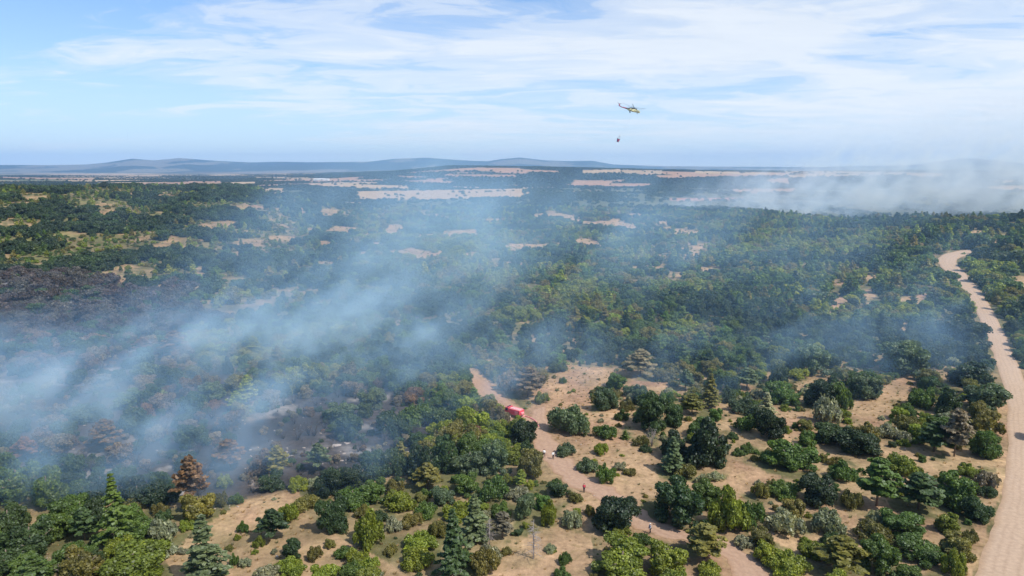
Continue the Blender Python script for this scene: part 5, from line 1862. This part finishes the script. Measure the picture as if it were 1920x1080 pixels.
def smoke_volume(name, lo, hi, vox, puffs, nscale, col, dens, label, wind=(1, .55, .3), contrast=(.36, .66), absn=None, aniso=.1, seed=0.0, shear=.75):
    me = bpy.data.meshes.new(name)
    me.from_pydata([(0, 0, 0)], [], [])
    o = bpy.data.objects.new(name, me)
    COL.objects.link(o)
    ng = bpy.data.node_groups.new(name, "GeometryNodeTree")
    ng.interface.new_socket("Geometry", in_out="INPUT", socket_type="NodeSocketGeometry")
    ng.interface.new_socket("Geometry", in_out="OUTPUT", socket_type="NodeSocketGeometry")
    N = ng.nodes
    out = N.new("NodeGroupOutput")
    vc = N.new("GeometryNodeVolumeCube")
    vc.inputs["Min"].default_value = lo
    vc.inputs["Max"].default_value = hi
    for ax, k in (("X", 0), ("Y", 1), ("Z", 2)):
        vc.inputs["Resolution " + ax].default_value = max(int((hi[k] - lo[k]) / vox[k]), 4)
    pos = N.new("GeometryNodeInputPosition").outputs[0]
    # stretched, warped noise
    sx_ = N.new("ShaderNodeSeparateXYZ")
    ng.links.new(pos, sx_.inputs[0])
    cx2 = N.new("ShaderNodeCombineXYZ")
    ng.links.new(mth(ng, "SUBTRACT", sx_.outputs[0], mth(ng, "MULTIPLY", sx_.outputs[2], shear)), cx2.inputs[0])
    ng.links.new(mth(ng, "SUBTRACT", sx_.outputs[1], mth(ng, "MULTIPLY", sx_.outputs[2], .5)), cx2.inputs[1])
    ng.links.new(sx_.outputs[2], cx2.inputs[2])
    sc = vmt(ng, "MULTIPLY", cx2.outputs[0], (1.0 / nscale, .66 / nscale, .95 / nscale))
    sc = vmt(ng, "ADD", sc, (seed, seed * .7, 0))
    wn = N.new("ShaderNodeTexNoise")
    wn.inputs["Scale"].default_value = .62
    wn.inputs["Detail"].default_value = 2
    ng.links.new(sc, wn.inputs["Vector"])
    wsc = vmt(ng, "MULTIPLY", wn.outputs["Color"], (3.4, 3.0, 2.6))
    sv = vmt(ng, "ADD", sc, wsc)
    nz = N.new("ShaderNodeTexNoise")
    nz.inputs["Scale"].default_value = 1.0
    nz.inputs["Detail"].default_value = 5
    nz.inputs["Roughness"].default_value = .64
    ng.links.new(sv, nz.inputs["Vector"])
    nv = N.new("ShaderNodeMapRange")
    nv.interpolation_type = "SMOOTHSTEP"
    ng.links.new(nz.outputs[0], nv.inputs["Value"])
    nv.inputs["From Min"].default_value, nv.inputs["From Max"].default_value = contrast
    tot = None
    for (c, r, a) in puffs:
        d = vmt(ng, "DIVIDE", vmt(ng, "SUBTRACT", pos, tuple(c)), tuple(r))
        q = vmt(ng, "DOT_PRODUCT", d, d)
        e = mth(ng, "MULTIPLY", mth(ng, "EXPONENT", mth(ng, "MULTIPLY", q, -1.0)), a)
        tot = e if tot is None else mth(ng, "ADD", tot, e)
    dn = mth(ng, "MULTIPLY", mth(ng, "SUBTRACT", mth(ng, "MULTIPLY", tot, mth(ng, "ADD", .07, nv.outputs[0])), .00012 * 0 + min(p[2] for p in puffs) * .02), dens)
    dn = mth(ng, "MAXIMUM", dn, 0.0)
    ng.links.new(dn, vc.inputs["Density"])
    sm = N.new("GeometryNodeSetMaterial")
    m = bpy.data.materials.new(name)
    m.use_nodes = True
    t = m.node_tree
    t.nodes.clear()
    pv = nd(t, "ShaderNodeVolumePrincipled")
    pv.inputs["Color"].default_value = (*col, 1)
    pv.inputs["Density"].default_value = 1.0
    pv.inputs["Density Attribute"].default_value = "density"
    pv.inputs["Anisotropy"].default_value = aniso
    if absn:
        pv.inputs["Absorption Color"].default_value = (*absn, 1)
    mo = nd(t, "ShaderNodeOutputMaterial")
    t.links.new(pv.outputs[0], mo.inputs["Volume"])
    sm.inputs["Material"].default_value = m
    ng.links.new(vc.outputs[0], sm.inputs[0])
    ng.links.new(sm.outputs[0], out.inputs[0])
    md = o.modifiers.new("smoke", "NODES")
    md.node_group = ng
    me.materials.append(m)
    tag(o, kind="stuff")
    o["label"] = label
    return o


SM = [  # pixel, height, radii, density
    (10, 790, 8, (26, 16, 8), .075), (-80, 740, 9, (36, 24, 10), .06), (50, 725, 7, (20, 14, 6), .035), (120, 770, 6, (16, 10, 5), .018), (300, 790, 6, (20, 10, 6), .040), (400, 765, 6, (22, 10, 6), .034), (500, 735, 7, (24, 14, 7), .028), (220, 830, 5, (14, 8, 4), .018),
    (60, 650, 6, (44, 16, 6), .016), (190, 660, 6, (40, 14, 6), .014), (370, 668, 5, (18, 10, 5), .050), (430, 630, 9, (38, 24, 8), .022), (540, 600, 10, (42, 30, 10), .026), (650, 590, 12, (42, 34, 12), .024),
    (640, 680, 8, (30, 22, 8), .026), (560, 660, 7, (28, 18, 7), .024), (730, 640, 10, (32, 28, 10), .016), (700, 545, 12, (44, 36, 13), .014), (600, 835, 5, (26, 9, 5), .016), (450, 855, 5, (34, 9, 4.5), .024), (330, 870, 5, (26, 8, 4.5), .024), (200, 880, 5, (24, 8, 4.5), .020),
    (905, 742, 5, (12, 8, 4), .040), (860, 728, 5, (12, 8, 5), .028), (950, 700, 7, (20, 14, 6), .010), (1240, 710, 4, (14, 7, 3), .030), (1120, 655, 7, (28, 16, 7), .014), (1040, 670, 7, (22, 12, 7), .010),
    (1670, 650, 8, (32, 24, 8), .011), (1560, 620, 9, (38, 30, 9), .009), (1740, 600, 9, (38, 30, 9), .009), (1330, 650, 8, (38, 24, 8), .007),
]
pf = [(at_h(a, b_, h + 2.5), (r[0], r[1], r[2] * 1.45), d * .80) for a, b_, h, r, d in SM]
smoke_volume("ground_smoke", (-270, 112, -8), (250, 420, 48), (2.1, 2.1, 2.0), pf, 15.0, (.40, .68, 1.0), 1.35, "blue white smoke drifting over the burning scrub", absn=(.8, .86, .92), seed=3.1, contrast=(.47, .66))
SV_ = [(660, 520, 26, (42, 60, 18), .016), (690, 470, 34, (48, 80, 22), .013), (720, 415, 46, (52, 140, 26), .009), (700, 385, 56, (60, 150, 26), .006), (800, 440, 40, (70, 110, 24), .008), (780, 520, 26, (70, 70, 20), .012), (900, 560, 22, (80, 70, 18), .010), (1000, 600, 18, (70, 50, 14), .007), (960, 470, 34, (110, 120, 24), .0065), (1100, 520, 28, (100, 90, 22), .0055),
       (1180, 450, 40, (140, 130, 28), .0050), (1350, 430, 40, (150, 130, 26), .0042), (1450, 520, 30, (110, 90, 20), .0032), (1600, 480, 34, (120, 100, 20), .0022), (1700, 560, 22, (80, 60, 14), .0030)]
pf = [(at_h(a, b_, h), r, d) for a, b_, h, r, d in SV_]
smoke_volume("drifting_smoke", (-260, 260, -5), (560, 1050, 110), (5, 5, 4), pf, 36.0, (.38, .66, 1.0), 0.85, "thin veil of smoke drifting across the middle distance", absn=(.7, .8, .9), contrast=(.40, .64), seed=1.7)
FS = [(1265, 392, 1080, (40, 40, 9), .006), (1330, 392, 1080, (40, 50, 10), .006), (1400, 392, 1090, (60, 50, 14), .008), (1480, 398, 1080, (60, 50, 14), .010), (1545, 402, 1060, (40, 40, 12), .012), (1450, 372, 1180, (110, 90, 22), .0045),
      (1560, 372, 1200, (120, 90, 26), .0050), (1680, 366, 1220, (140, 110, 34), .0045), (1820, 360, 1240, (170, 120, 40), .0042), (1960, 350, 1260, (200, 140, 50), .0040), (1700, 330, 1260, (160, 100, 34), .0034), (1880, 300, 1300, (170, 110, 46), .0030), (1900, 255, 1320, (140, 90, 40), .0022), (1430, 345, 1250, (60, 60, 22), .0040), (1610, 300, 1300, (50, 60, 22), .0026), (1520, 340, 1250, (70, 60, 26), .0038)]
pf = [(tuple(along(a, b_ - 3, yy)), (r[0], r[1], r[2] * 1.35), d) for a, b_, yy, r, d in FS]
smoke_volume("far_smoke", (120, 900, -30), (1350, 1600, 215), (7.5, 7.5, 5.5), pf, 36.0, (.60, .76, .98), 2.9, "smoke column of the second fire rising beyond the right ridge", absn=(.7, .75, .85), contrast=(.45, .63), seed=8.3)

hv = MB().box((0, 0, 215), (41000, 41000, 560))
hm = bpy.data.materials.new("haze")
hm.use_nodes = True
ht_ = hm.node_tree
ht_.nodes.clear()
pv = nd(ht_, "ShaderNodeVolumePrincipled")
pv.inputs["Color"].default_value = (.34, .60, 1.0, 1)
pv.inputs["Density"].default_value = 5.8e-5
pv.inputs["Anisotropy"].default_value = 0.0
ho_ = nd(ht_, "ShaderNodeOutputMaterial")
ht_.links.new(pv.outputs[0], ho_.inputs["Volume"])
hz_ = hv.build("haze", hm)
tag(hz_, kind="stuff")
